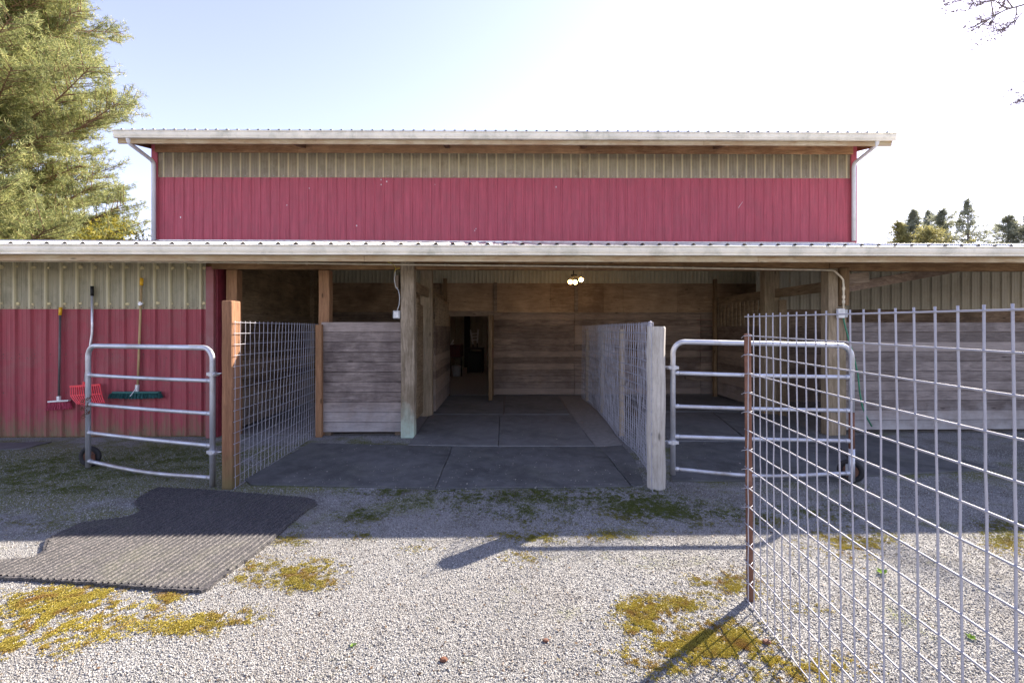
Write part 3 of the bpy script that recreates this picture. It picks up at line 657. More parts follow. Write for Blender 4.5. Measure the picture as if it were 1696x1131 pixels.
# ================================================================== GATES
def gate(A, B, z_top, rails, sag, label, hinge_at_B, wheel_at, wheel_off, rusty=False):
    """A left end, B right end on the ground"""
    t = thing('tube_gate', (A.x, A.y, 0), label, 'gate'); d = (B-A).normalized(); up = Vector((0,0,1)); L = (B-A).length; rr = .115
    m = MB(); pts = [A+up*.02, A+up*(z_top-rr)]
    pts += arc(A+d*rr+up*(z_top-rr), rr, math.pi, math.pi/2, 7, d, up)[1:]
    pts += arc(B-d*rr+up*(z_top-rr), rr, math.pi/2, 0, 7, d, up)
    if rusty: pts += [B+up*.66]; m.tube(pts, .0245, 14)
    else: pts += [B+up*(-.0)]; m.tube(pts, .0245, 14)
    m.build('frame', 'galv', t, smooth=True)
    if rusty:
        m = MB(); m.tube([B+up*.655, B+up*.5, B+up*.28], .0255, 14); m.build('rusted_sleeve', 'rust', t, smooth=True)
        m = MB(); m.tube([B+up*.31, B+up*-.0], .0275, 14); m.build('lower_leg', 'galv', t, smooth=True)
    nrm = Vector((d.y, -d.x, 0))
    for i, z in enumerate(rails):
        m = MB(); last = i == len(rails)-1; pts = []
        for q in range(13):
            f = q/12; dz = (-sag*math.sin(math.pi*min(1, f*1.02))**1.2 if last and 0 < q < 12 else -.006*math.sin(math.pi*f))
            pts.append(A+d*(.012+(L-.024)*f)+up*(z+dz)+nrm*(.012*math.sin(math.pi*f) if last else 0))
        m.tube(pts, .0185, 12)
        for e_ in (0, 12): m.tube([pts[e_], pts[e_]+(pts[6]-pts[e_]).normalized()*.045], .0215, 12)
        m.build('rail', 'galv', t, smooth=True)
    H = B if hinge_at_B else A; sg = 1 if hinge_at_B else -1
    for z in (z_top-.25, .33):
        m = MB(); m.tube([H+up*(z-.022), H+up*(z+.022)], .034, 12); m.bar(H+d*sg*-.05+up*z, H+d*sg*.06+up*z, .05, .03)
        m.tube([H+d*sg*.03+up*z, H+d*sg*.115+up*(z+.012)], .007, 8); m.ball(H+d*sg*.05+up*z-nrm*-.03, .012, 6); m.build('hinge', 'galv', t, .003)
    W = (A if wheel_at == 'A' else B)+wheel_off; W = Vector((W.x, W.y, .002)); wr_ = .112
    ax = (nrm*.9+d*.35*(1 if wheel_at == 'A' else -2.0)).normalized(); sx = ax.cross(up).normalized()
    def ring(r0, r1, hw, n=26):
        mb = MB(); prof = [(r0, -hw*.8), (r1*.93, -hw), (r1, -hw*.45), (r1, hw*.45), (r1*.93, hw), (r0, hw*.8)]; k = len(prof); vs = []
        for i in range(n):
            a = 2*math.pi*i/n
            for r_, o in prof: vs.append(W+up*wr_+(sx*math.cos(a)+up*math.sin(a))*r_+ax*o)
        mb.add(vs, [(i*k+j, i*k+(j+1)%k, ((i+1)%n)*k+(j+1)%k, ((i+1)%n)*k+j) for i in range(n) for j in range(k)]); return mb
    wh = ring(.066, wr_, .021).build('wheel', 'tyre', t, smooth=True)
    ring(.012, .07, .010).build('rim', 'rust', wh)
    m = MB(); m.tube([W+up*wr_-ax*.05, W+up*wr_+ax*.05], .009, 8); wc = W+up*(wr_+.0)
    E = (A if wheel_at == 'A' else B)
    m.bar(E+up*.15-nrm*.03, E+up*.06-nrm*.03, .05, .04); m.build('wheel_bracket', 'rust' if not rusty else 'box_grey', t, .004)
    return t, d, up
def by_t(px, t):
    q = (px-848)/F; return Vector((t*(SY+q*CY), t*(CY-q*SY), 0))
A = by_t(146, 4.93); B = by_t(352, 4.37)
gl, d_, up_ = gate(A, B, at(330, 577, B.y).z+.005, [1.008, .695, .39, .085], .03, 'tubular gate standing open before the brooms, wheel at its left foot', True, 'A', Vector((-.045, .075, 0)))
m = MB(); c = A+up_*.70
for i in range(16):
    a = i*1.1; p = c+Vector((.034*math.cos(a)+random.uniform(-.02,.02), -.034*abs(math.sin(a))-.005, .07-i*.014)); m.tube(arc(p, .014, 0, 2*math.pi, 8, (math.cos(a), math.sin(a), .3), (0, .4, .9)), .0035, 5, False)
m.build('chain', 'brown_rust', gl)
A = by_t(1114.5, 4.41)+Vector((0,0,.085)); B = by_t(1410.5, 4.40)+Vector((0,0,.045))
gate(A, B, 1.36-.065, [.995, .675, .385, .075], .045, 'tubular gate closed between the round topped post and the right partition', False, 'B', Vector((.06, .09, 0)), True)
# ================================================================== MATS
def rmat(pix, label, mat='rubber', th=.017, jitter=.006, name='rubber_mat', z0=0., seg=.16, group=None, cat='mat'):
    P = [gp(*p) for p in pix]; out = []
    for a, b in zip(P, P[1:]+P[:1]):
        n = max(1, int((b-a).length/seg))
        for i in range(n):
            q = a.lerp(b, i/n); out.append((q.x+(random.uniform(-jitter, jitter) if i else 0), q.y+(random.uniform(-jitter, jitter) if i else 0)))
    m = MB(); m.prism(out, z0+.001, z0+th); return tag(m.build(name, mat, None, .003), label, cat, group)
rmat([(405,796),(416,804),(720.6,809.8),(749.2,741),(514,735.5)], 'black rubber mat at the foot of the left wire fence, front row', th=.018)
rmat([(721.3,810.5),(1045.2,807.5),(993,741.8),(749.8,741.6)], 'wide black rubber mat in the middle of the front row before the doorway', th=.016)
rmat([(1046,806),(1066,803),(1052,765),(1031,738.5),(993.8,741.6)], 'narrow dark mat strip at the foot of the curved wire fence, front row', th=.015)
rmat([(676,739.5),(825,741),(827.6,689),(714,688.6)], 'dusty grey mat beside the green stained post, middle row left', 'rubber_in', th=.026, jitter=.004)
rmat([(826,741),(985,741),(946.4,688.8),(828.4,688.8)], 'dusty grey mat in the middle row, on the side of the curved fence', 'rubber_in', th=.024, jitter=.004)
rmat([(717,687.8),(833,688.3),(835,657),(741,657)], 'rear rubber mat lying under the open stall door', 'rubber_in', th=.026, jitter=.003)
rmat([(835.5,688.3),(943,687.8),(924,657),(837,657)], 'rear rubber mat against the plank wall right of the doorway', 'rubber_in', th=.024, jitter=.003)
rmat([(947.3,689),(986,741),(1030,738),(1010,712),(985,681),(960,657),(927,657)], 'worn dusty floor mat with mossy hollows along the curved fence', 'slab', th=.015, jitter=.004)
rmat([(1112,798),(1427,797),(1380,734),(1118,734)], 'black rubber mat under the closed gate, front row', th=.018)
rmat([(1430,790),(1600,781.5),(1656,777),(1564,758),(1497,734),(1424,721),(1385,735)], 'black rubber mat with pointed corner sticking out beyond the right partition', th=.018, jitter=.01)
rmat([(1108,732),(1238,732),(1178,684),(1072,684)], 'dark mat inside the right stall, left of the diagonal seam', 'rubber_in', th=.02)
rmat([(1241,732),(1368,732),(1290,684),(1181,684)], 'dark mat inside the right stall before the slatted divider', 'rubber_in', th=.021)
rmat([(1068,682.5),(1262,682.5),(1200,658),(1036,658)], 'dark mat at the very back of the right stall', 'rubber_in', th=.019)
rmat([(688,722),(696,734),(714,712),(724,690),(738,662),(728,662)], 'narrow strip of ridged mat between the green stained post and the doorway', th=.012, jitter=.003)
# loose granulated mat in the yard
bp = [(261,810),(330,813),(420,820),(508,827),(522,831),(524,838),(509,846),(490,862),(471,879),(450,899),(427,917),(398,938),(369,958),(347,977),(334,983),(270,980),(204,974),(120,968),(60,964),(0,961),(-90,955),(-80,936),(0,931),(30,929),(57,926),(70,917),(73,906),(77,897),(100,884),(134,869),(170,864),(204,860),(222,855),(234,848),(226,842),(223,834),(228,828),(240,820)]
P = [gp(*p) for p in bp]; out = []
for a, b in zip(P, P[1:]+P[:1]):
    n = max(1, int((b-a).length/.02))
    for i in range(n): q = a.lerp(b, i/n); out.append((q.x+random.gauss(0, .0035), q.y+random.gauss(0, .0035)))
big = MB(); big.prism(out, .002, .02)
bo = thing('rubber_mat', (gp(250, 900).x, gp(250, 900).y, 0), 'large loose ribbed mat of granulated rubber with torn edge, half in sunlight', 'mat')
big.build('mat_body', 'mat_big', bo)
# ridges clipped to the outline
rd = (gp(520, 838)-gp(340, 980)).normalized(); rn = Vector((-rd.y, rd.x, 0))
def inside(x, y):
    c = False; j = len(out)-1
    for i in range(len(out)):
        xi, yi = out[i]; xj, yj = out[j]
        if (yi > y) != (yj > y) and x < (xj-xi)*(y-yi)/(yj-yi)+xi: c = not c
        j = i
    return c
m = MB(); C = gp(340, 980); k = 0
outp = out; out = [(p.x, p.y) for p in P]
for k in range(-30, 70):
    base = C+rn*(k*.040-.0); run = []; s = -3.6
    while s < 3.4:
        p = base+rd*s; p = p+rn*(.003*math.sin(s*9+k)); ok = inside(p.x, p.y) and inside(p.x+rn.x*.012, p.y+rn.y*.012) and inside(p.x-rn.x*.012, p.y-rn.y*.012)
        if ok: run.append(p)
        if (not ok or s >= 3.35) and run:
            if len(run) > 1:
                vs = []; fs = []
                for i, q in enumerate(run):
                    wv = .0085*(1+.25*math.sin(i*1.9+k)); hh = .0275+random.uniform(-.0012, .0012)
                    vs += [q+rn*wv+Vector((0,0,.0195)), q+rn*wv*.4+Vector((0,0,hh)), q-rn*wv*.4+Vector((0,0,hh)), q-rn*wv+Vector((0,0,.0195))]
                    if i: o = 4*(i-1); fs += [(o+j, o+j+1, o+5+j, o+4+j) for j in range(3)]
                m.add(vs, fs)
            run = []
        s += .02
m.build('ridges', 'mat_big', bo)
rmat([(-90,736),(86,732.5),(62,738),(45,743),(36,744.5),(-20,746),(-90,749)], 'thin dark mat lying flat along the foot of the red wall', th=.012)
# ================================================================== TOOLS ON THE RED WALL
VW = VF-.075
t = thing('broom', at(98, 678, VW), 'broom with short magenta bristles and yellow tipped grey handle hung bristles down', 'broom')
m = MB(); m.tube([at(99.5, 522, VW), at(97.5, 660, VW)], .0125, 10); m.build('handle', 'grey_handle', t, smooth=True)
m = MB(); m.tube([at(100.5, 509, VW), at(99.5, 522, VW)], .0185, 10); m.build('grip', 'yellow', t, smooth=True)
m = MB(); a = at(81, 665, VW); b = at(115, 663, VW); m.bar(a, b, .05, .02); m.bar(at(97.5, 656, VW), at(97.5, 664, VW), .035, .035); m.build('head', 'white', t, .004)
m = MB()
for i in range(120):
    f = random.random(); p = a.lerp(b, f)+Vector((0, random.uniform(-.02, .02), -.012)); q = at(77+42*f, 679-3*f, VW)+Vector((random.uniform(-.01,.01), random.uniform(-.03,.03), random.uniform(-.012,.01)))
    m.bar(p, q, .008, .004)
m.build('bristles', 'broomred', t)
t = thing('manure_fork', at(146, 668, VW), 'manure fork with red plastic tines, bent silver shaft and black grip', 'fork')
m = MB(); m.tube([at(152.5, 488, VW), at(152.8, 540, VW), at(152.5, 553, VW), at(150.5, 566, VW), at(140, 637, VW)], .0145, 10); m.build('shaft', 'alu', t, smooth=True)
m = MB(); m.tube([at(152.5, 474, VW), at(152.5, 490, VW)], .0195, 10); m.build('grip', 'black', t, smooth=True)
m = MB(); m.bar(at(116, 640, VW-.03), at(166, 637, VW-.03), .02, .025); m.bar(at(117, 655, VW-.09), at(168, 652, VW-.09), .012, .012); m.tube([at(140, 632, VW), at(140, 642, VW)], .022, 8)
for i in range(15):
    f = i/14; p = at(117+48*f, 639-2*f, VW-.03); q = at(117+51*f, 655-3*f, VW-.09); r3 = at(128+45*f, 671-4*abs(f-.35)*1.5, VW-.16)
    m.tube([p, q, q.lerp(r3, .5)+Vector((0,0,-.006)), r3], .0068, 5)
m.build('tines', 'redplastic', t)
t = thing('push_broom', at(227, 661, VW), 'push broom with wide dark teal head and long wooden handle with yellow tip', 'broom')
m = MB(); m.tube([at(234.3, 472, VW), at(228, 640, VW)], .0135, 10); m.build('handle', 'dowel', t, smooth=True)
m = MB(); m.tube([at(234.6, 460.5, VW), at(234.2, 473, VW)], .0205, 10); m.build('grip', 'yellow', t, smooth=True)
m = MB(); m.tube([at(232.6, 500, VW), at(232.3, 506, VW)], .021, 8); m.bar(at(229, 503, VW), at(237, 503, VW), .02, .012); m.tube([at(227.4, 637, VW), at(227, 648, VW)], .024, 8); m.tube([at(216, 656, VW-.04), at(227, 641, VW-.02)], .005, 6); each(m, 'bracket', 'alu', t)
m = MB(); zc_ = at(227, 650, VW).z; xa, xb = at(184, 0, VW).x, at(266, 0, VW).x
m.box(xa+.03, xb, VW-.035, VW+.02, zc_-.012, zc_+.016); m.build('head', 'tealhead', t, .01)
m = MB()
for i in range(420):
    f = random.random(); xx = xa+(xb-xa)*f; p = Vector((xx, VW+random.uniform(-.03, .02), zc_-.01)); q = p+Vector(((f-.5)*.05+random.uniform(-.006,.006), random.uniform(-.02,.02), -.075+random.uniform(-.006,.012)+.02*abs(f-.5)))
    m.bar(p, q, .007, .005)
m.build('bristles', 'teal', t)
# ================================================================== ELECTRICS, HOSE, LAMP
t = thing('conduit', at(1397, 512, VF-.2), 'cream plastic conduit running under the eave and down to the white outlet box', 'pipe')
cpx = [(-120,430.5),(0,432.4),(424,435),(640,438),(860,440.3),(1060,442.5),(1250,445.5),(1378,447.5),(1382,449),(1393,459),(1396.5,464),(1397,475),(1397,512)]
m = MB(); m.tube([at(a, b, VF-.165) for a, b in cpx[:8]]+[at(a, b, VF-.2) for a, b in cpx[8:]], .0125, 8); m.build('pipe', 'pvc', t, smooth=True)
m = MB()
for px in (116, 230, 428, 508, 737, 835, 973, 1148): py = np.interp(px, [c[0] for c in cpx[:8]], [c[1] for c in cpx[:8]]); q = at(px, py, VF-.165); m.tube([q-Vector((.012,0,0)), q+Vector((.012,0,0))], .0165, 8)
for py in (478, 492, 500): q = at(1397, py, VF-.2); m.tube([q-Vector((0,0,.02)), q+Vector((0,0,.02))], .019, 8)
each(m, 'coupling', 'pvc', t)
m = MB(); q = at(1391.5, 519, VF-.2); m.box(q.x-.045, q.x+.05, q.y-.03, q.y+.02, q.z-.065, q.z+.065); o = m.build('outlet_box', 'white', None, .008); tag(o, 'white outlet box on the post above the right partition with a green hose below', 'outlet box')
m = MB(); m.box(q.x+.051, q.x+.095, q.y-.02, q.y+.05, q.z-.055, q.z+.055); m.build('side_cover', 'box_grey', o, .006)
m = MB(); q = at(656.5, 521, VF-.17); m.box(q.x-.045, q.x+.05, q.y-.02, q.y+.05, q.z-.055, q.z+.055); o = m.build('outlet_box', 'box_grey', None, .008); tag(o, 'small grey outlet box on the left side of the green stained post', 'outlet box')
m = MB(); m.box(q.x-.03, q.x+.035, q.y-.03, q.y-.021, q.z-.04, q.z+.04); m.build('cover', 'white', o, .003)
m = MB(); m.tube([at(*p, VF-.175) for p in ((655,448),(653,462),(655,474),(660,481),(662,492),(661,505),(658,514))], .006, 6); tag(m.build('cable', 'box_grey'), 'short grey cable curving down to the grey outlet box', 'cable')
m = MB(); m.tube([at(*p, VF-.19) for p in ((640,433),(648,436),(654,441),(656,446),(653,452),(655,446),(662,444))], .004, 5); tag(m.build('rope', 'rope'), 'bit of yellow cord dangling at the conduit above the green stained post', 'rope')
m = MB(); m.tube([at(*p, VF-.16) for p in ((1396,520),(1398,533),(1404,556),(1414,590),(1421,620),(1424,650),(1428,672),(1435,690),(1444,706))], .0105, 8); tag(m.build('garden_hose', 'hose', smooth=True), 'green garden hose hanging down the right partition', 'hose')
# lamp with three lit bulbs
VL = 8.9; q = at(950, 458, VL); t = thing('floodlight', q, 'lamp with three lit warm bulbs hanging under the lean-to roof', 'lamp')
m = MB(); m.bar(q+Vector((-.05, 0, .02)), q+Vector((.06, 0, .02)), .05, .04); m.tube([q+Vector((0,0,.03)), q+Vector((0,.0, zlr(VL)-q.z-.09))], .012, 6)
for px, py in ((945.5,466.5),(952.5,466.5),(962.5,463)): m.tube([q+Vector((0,0,.01)), at(px, py-3, VL)], .012, 6)
each(m, 'bracket', 'black', t)
for px, py in ((944.5,467),(952.5,467.5),(962.5,463.5)):
    m = MB(); m.ball(at(px, py, VL-.03), .042, 12); m.build('bulb', 'bulb', t, smooth=True)
# ================================================================== THINGS SEEN THROUGH THE DOORWAY
V1 = 17.5
q = at(786, 0, V1)
t = thing('step_ladder', Vector((at(786, 575, V1-1.5).x, V1-1.5, 0)), 'small white ladder perched on dark clutter beyond the doorway', 'ladder')
m = MB(); v = V1-1.5
m.bar(at(779, 546, v), at(783.5, 570, v), .045, .05); m.bar(at(792, 545, v), at(790.5, 568, v), .045, .05)
for y in (552, 557, 562.5): m.bar(at(780.5, y+1, v), at(791.5, y, v), .03, .035)
m.build('frame', 'white', t)
m = MB(); m.tube([at(790.5, 568, v), Vector((at(790.5, 0, v).x, v, .85))], .02, 6); m.tube([at(783.5, 570, v), Vector((at(783.5, 0, v).x, v, .85))], .02, 6); m.build('leg', 'dark', t)
t = thing('work_bench', Vector((at(785, 0, v).x, v, 0)), 'dark work bench frame beneath the white ladder beyond the doorway', 'bench')
m = MB(); xa, xb = at(777, 0, v).x, at(797, 0, v).x; m.box(xa-.1, xb+.1, v-.3, v+.4, .8, .85)
for xx in (xa-.05, xb+.03): m.box(xx, xx+.05, v-.28, v-.23, 0, .8); m.box(xx, xx+.05, v+.3, v+.35, 0, .8)
m.build('frame', 'dark', t); m = MB(); m.box(xa, xb, v-.2, v+.3, .02, .72); m.build('crate', 'dark', t, .01)
v = V1-2.6
t = thing('wheelbarrow', Vector((at(758, 0, v).x, v, 0)), 'dark red wheelbarrow standing beyond the left side of the doorway', 'wheelbarrow')
m = MB(); a = at(744, 570, v); b = at(765, 593, v); m.prism([(at(738,0,v).x, v-.3), (at(764,0,v).x, v-.35), (at(766,0,v).x, v+.35), (at(738,0,v).x, v+.3)], .60, 1.0); m.build('tray', 'redmetal', t, .03)
m = MB()
for xx in (at(747, 0, v).x, at(765, 0, v).x): m.tube([(xx, v-.25, .62), (xx+.02, v-.3, 0)], .02, 8)
m.tube([(at(740,0,v).x, v-.3, .6), (at(766,0,v).x, v-.35, .6)], .02, 8); m.build('leg', 'dark', t)
m = MB(); a = at(747, 566, v); m.bar(at(746, 573, v-.2), at(751, 563, v-.2), .12, .04); m.bar(at(746, 572, v-.2), at(752, 569, v-.2), .1, .03); tag(m.build('sack', 'white', None, .01), 'small white sack lying on the red wheelbarrow', 'sack')
m = MB(); c = Vector((at(756, 0, v-.3).x, v-.3, 0)); m.tube([c, c+Vector((0,0,.34))], [.12, .15], 14); o = m.build('bucket', 'box_grey'); tag(o, 'pale grey bucket on the floor under the red wheelbarrow', 'bucket')
m = MB(); m.tube(arc(c+Vector((0,0,.33)), .15, 0, math.pi, 10, (1,0,0), (0,-.6,.6)), .005, 5, False); m.build('handle', 'dark', o)
m = MB(); wall_sheet(m, UL+.2, UR-.2, V1+.9, 0, 3.4, h=.03, base=.07); o = m.build('inner_wall', 'tan'); tag(o, 'ribbed tan metal wall at the far side of the room beyond the doorway', 'wall')
m = MB(); xx = at(771, 0, V1).x; m.box(xx-.1, xx+.12, V1+.6, V1+.8, 0, 3.3); o = m.build('inner_post', 'dark', None, .01); tag(o, 'dark thick post before the tan wall beyond the doorway', 'post')
# ================================================================== VEGETATION
def raw(name, verts, faces_n, mat, parent=None, org=(0,0,0)):
    """numpy mesh: verts (N,3), faces_n = int array (M,k)"""
    me = bpy.data.meshes.new(name); M, k = faces_n.shape
    me.vertices.add(len(verts)); me.vertices.foreach_set('co', (verts-np.array(org)).astype(np.float32).ravel())
    me.loops.add(M*k); me.loops.foreach_set('vertex_index', faces_n.astype(np.int32).ravel())
    me.polygons.add(M); me.polygons.foreach_set('loop_start', np.arange(0, M*k, k, dtype=np.int32)); me.polygons.foreach_set('loop_total', np.full(M, k, dtype=np.int32))
    me.update(calc_edges=True); me.materials.append(MAT[mat]); o = bpy.data.objects.new(name, me); COL.objects.link(o)
    if parent is not None: o.parent = parent
    else: o.location = org
    return o
def needles(centers, dirs, n, length, width, spread=.9):
    """n thin triangles around each centre"""
    C = np.repeat(centers, n, 0); D = np.repeat(dirs, n, 0); K = len(C)
    r = RNG.normal(size=(K, 3)); r /= np.linalg.norm(r, axis=1)[:, None]
    d = D*(1-spread*.5)+r*spread; d /= np.linalg.norm(d, axis=1)[:, None]
    s = np.cross(d, RNG.normal(size=(K, 3))); s /= np.linalg.norm(s, axis=1)[:, None]
    L = (length*RNG.uniform(.6, 1.15, K))[:, None]; W = width if np.isscalar(width) else width
    C = C + RNG.normal(size=(K,3))*length*.22
    V = np.stack([C-s*W, C+s*W, C+d*L], 1).reshape(-1, 3); return V, np.arange(K*3).reshape(-1, 3)
def pine(base, H, rad, label, seed, z_lo=2.0, tuft=.15, n_need=15, limbs=100, twig=.32, name='pine_tree', mat='needles', wd=.010, keep=None, sky=0):
    rnd = random.Random(seed); t = thing(name, base, label, 'tree'); bx, by, _ = base
    tr = MB(); tr.tube([Vector((bx+.1*math.sin(i), by+.1*math.cos(i*1.3), H*i/10)) for i in range(11)], [max(.03, .32*H/18*(1-i/10.3)) for i in range(11)], 10)
    tr.build('trunk', 'bark', t, smooth=True)
    cen = []; dr = []; mb = MB()
    for i in range(limbs):
        f = (i+rnd.random())/limbs; z = z_lo+(H-z_lo)*f; Lm = rad(f)*rnd.uniform(.72, 1.06); a = i*2.39996+rnd.uniform(-.3, .3)
        dx, dy = math.cos(a), math.sin(a); rise = rnd.uniform(.0, .30); P = []
        ns = 9
        for q in range(ns+1):
            s = q/ns; P.append(Vector((bx+dx*Lm*s+.25*math.sin(3*s+i)*s, by+dy*Lm*s+.25*math.cos(2.5*s+i)*s, z+Lm*s*rise-.10*Lm*math.sin(math.pi*s)*.5+.25*s*s)))
        if keep and not keep(P): continue
        mb.tube(P, [max(.012, .075*Lm/6*(1-q/(ns+.5))) for q in range(ns+1)], 5, False)
        s = .22
        while s < 1.0:
            j = s*ns; k = min(int(j), ns-1); p = P[k].lerp(P[k+1], j-k); dd = (P[k+1]-P[k]).normalized()
            side = 1 if rnd.random() < .5 else -1; sd_ = Vector((-dd.y, dd.x, 0))*side
            L2 = (.35+.75*Lm*.17)*(1.5-s)*rnd.uniform(.6, 1.4)+.2; dirn = (dd*rnd.uniform(.5, 1)+sd_*rnd.uniform(.5, 1.1)+Vector((0,0,rnd.uniform(-.15, .45)))).normalized()
            e2 = p+dirn*L2+Vector((0,0,.12*L2)); mb.tube([p, p.lerp(e2, .5)+Vector((0,0,-.03)), e2], [.014, .009, .006], 4, False)
            u = .3
            while u <= 1.02:
                c = p.lerp(e2, u)+Vector((rnd.gauss(0, .05), rnd.gauss(0, .05), rnd.gauss(0, .04))); cen.append(c); dr.append((dirn+Vector((0,0,.35))).normalized()); u += tuft*.62/L2
            s += twig/Lm*.42
    mb.build('branches', 'bark', t)
    V, Fc = needles(np.array([tuple(c) for c in cen]), np.array([tuple(c) for c in dr]), n_need, tuft, wd)
    raw('crown', V, Fc, mat, t, base); return t
bp_ = at(-75, 0, 17.0); pine((bp_.x, 17.0, 0), 21, lambda f: (8.6 if f < .4 else 7.6)*(1-f)**.55*(.82+.18*math.sin(f*23)), 'big sunlit pine with long open branches standing left behind the barn', 3,
     keep=lambda P: P[-1].x > bp_.x-1.5 and P[-1].z < 15.5 and P[-1].y < 22 and P[-1].x/P[-1].y < (238-832)/F, limbs=520, n_need=15, twig=.24, tuft=.18)
def leaf_cloud(base, blobs, n, size, mat, label, name='shrub', trunk='greybark', cat='shrub', grp=None):
    t = thing(name, base, label, cat, grp); V = []; bx, by = base[0], base[1]; mb = MB()
    for (cx, cy, cz, rx, rz) in blobs:
        k = int(n*rx*rz); r = RNG.normal(size=(k, 3)); r /= np.linalg.norm(r, axis=1)[:, None]; r *= RNG.uniform(.35, 1, (k, 1))**.5
        p = r*np.array([rx, rx, rz])+np.array([cx, cy, cz]); p = p[np.sin(p[:,0]*5/size*.08)*np.sin(p[:,2]*6/size*.08+p[:,1])+RNG.uniform(-.6, 1.1, len(p)) > -.1]
        V.append(p); mb.tube([(bx, by, 0), ((bx+cx)/2+.1, (by+cy)/2, cz*.5), (cx, cy, cz)], [.02*rz+.05, .02*rz+.03, .02], 6)
    mb.build('trunk', trunk, t); C = np.concatenate(V); v, f = needles(C, np.tile((0, 0, 1.), (len(C), 1)), 4, size, size*.28, 1.0); raw('crown', v, f, mat, t, base); return t
q = at(215, 0, 13.5); leaf_cloud((q.x, 13.5, 0), [(q.x, 13.5, 3.3, .9, 1.1), (q.x-1.1, 13.8, 3.5, 1., 1.), (q.x-.4, 13.4, 4.1, .7, .7), (q.x+.1, 13.4, 2.2, 1.1, 1.0)], 560, .09, 'yellow_leaf', 'yellow green shrub between the big pine and the barn corner')
q = at(60, 0, 21); leaf_cloud((q.x, 25, 0), [(q.x+dx, 25+dy, z, 2.2, 1.8) for dx, dy, z in ((-5,0,4.5), (-2,0,6), (1,1,5), (3.5,0,4), (0,0,2.5), (-4,1,2.5), (4,1,2.2))], 130, .22, 'far_leaf', 'dark leafy tree standing behind the big pine', 'leafy_tree', cat='tree')
# far trees on the right
def conifer(px, V, top, half, label, seed, dens=1., mat='far_leaf', y_bot=420, ragged=.5, thin=False):
    rnd = random.Random(seed); a = at(px, top, V); H = a.z; hw = half/F*V; zc0 = 3.0; t = thing('conifer_tree', (a.x, V, 0), label, 'tree', 'trees beyond the right end of the roof')
    m = MB(); m.tube([(a.x, V, 0), (a.x+.05, V, H*.5), (a.x, V, H+.1)], [.035*H/2+.02, .018*H/2+.02, .03], 7); m.build('trunk', 'greybark', t)
    cen = []; dr = []; mb = MB(); nb = int(95*dens)
    zvis = at(px, y_bot, V).z; span = H-zvis+.001
    for i in range(nb):
        f = 1-(i/nb)**.9; z = zvis-3+(H-zvis+3)*f; L = hw*((1-f)**.75*1.0+.05)*rnd.uniform(.5, 1.3)*2.1
        ang = rnd.uniform(0, 2*math.pi); dx, dy = math.cos(ang), math.sin(ang); up = rnd.uniform(-.05, .35) if thin else rnd.uniform(-.1, .5)
        p0 = Vector((a.x, V, z)); p1 = p0+Vector((dx*L, dy*L, L*up)); mb.tube([p0, p1], [.05, .015], 4, False); s = .2
        while s < 1.02:
            w_ = (1.05-s)*L*.32+.1
            for _ in range(2): cen.append(p0.lerp(p1, s)+Vector((rnd.uniform(-w_, w_)*.7, rnd.uniform(-w_, w_)*.7, rnd.gauss(0, .12)))); dr.append((dx*.6, dy*.6, .5))
            s += .13 if not thin else .15
    mb.build('branches', 'greybark', t); Vv, Fc = needles(np.array([tuple(c) for c in cen]), np.array(dr), 6, .5, .045, 1.1); raw('crown', Vv, Fc, mat, t, (a.x, V, 0)); return t
conifer(1487, 58, 371, 20, 'low yellowish conifer at the left of the far tree group', 11, .8, 'far_yellow')
conifer(1512, 60, 351, 20, 'broad dark topped conifer, second from left in the far tree group', 12, 1.)
conifer(1537, 64, 352, 18, 'slim conifer in the middle of the far tree group', 13, .8)
conifer(1562, 60, 350, 22, 'pointed dark conifer at the right of the far tree group', 14, 1.)
conifer(1535, 55, 380, 34, 'low spreading yellow green conifer before the far tree group', 15, 1.1, 'far_yellow')
conifer(1603, 56, 334, 22, 'lone open spire shaped spruce on the far right', 16, .75, thin=True)
conifer(1670, 60, 361, 26, 'dense bushy conifer right of the lone spruce', 17, 1.1)
conifer(1706, 58, 348, 24, 'conifer cut by the right edge of the picture', 18, 1.)
# bare tree reaching in at the top right
q = at(1960, 0, 16); t = thing('bare_tree', (q.x, 16, 0), 'bare branched tree with small buds reaching in at the top right corner', 'tree')
mb = MB(); mb.tube([(q.x, 16, 0), (q.x-.1, 16, 6), (q.x+.1, 16, 12), (q.x, 16.2, 16)], [.3, .24, .17, .05], 9); mb.build('trunk', 'greybark', t, smooth=True)
mb = MB(); cen = []; rnd = random.Random(5)
def twig_(pts, r, depth):
    r = r*1.6
    P = [at(px, py, v*1.4545) for px, py, v in pts]; mb.tube(P, [r*(1-.8*i/(len(P)-1)) for i in range(len(P))], 5, False)
    sub(P, r, depth)
def sub(P, r, depth):
    if depth == 0:
        for p in P[1:]:
            for _ in range(2): cen.append(tuple(p+Vector((rnd.gauss(0,.045), rnd.gauss(0,.045), rnd.gauss(0,.045)))))
        cen.append(tuple(P[-1])); return
    n = 11 if depth == 2 else 4
    for i in range(n):
        f = rnd.uniform(.35, 1)*(len(P)-1); k = min(int(f), len(P)-2); p = P[k].lerp(P[k+1], f-k); d = (P[k+1]-P[k]).normalized()
        d2 = (d+Vector((rnd.gauss(0,.5), rnd.gauss(0,.4), rnd.gauss(0,.5)))).normalized(); L = .6 if depth == 2 else .29; L *= rnd.uniform(.5, 1.3)
        Q = [p, p+d2*L*.5+Vector((0,0,.01)), p+d2*L+Vector((0,0,.05))]; mb.tube(Q, [r*.5, r*.4, r*.28], 4, False); sub(Q, r*.35, depth-1)
hub = (1960, -60, 11)
twig_([hub, (1800,-25,10.8), (1696,8,10.6), (1665,17,10.5), (1640,31,10.5), (1614,42,10.5)], .03, 2)
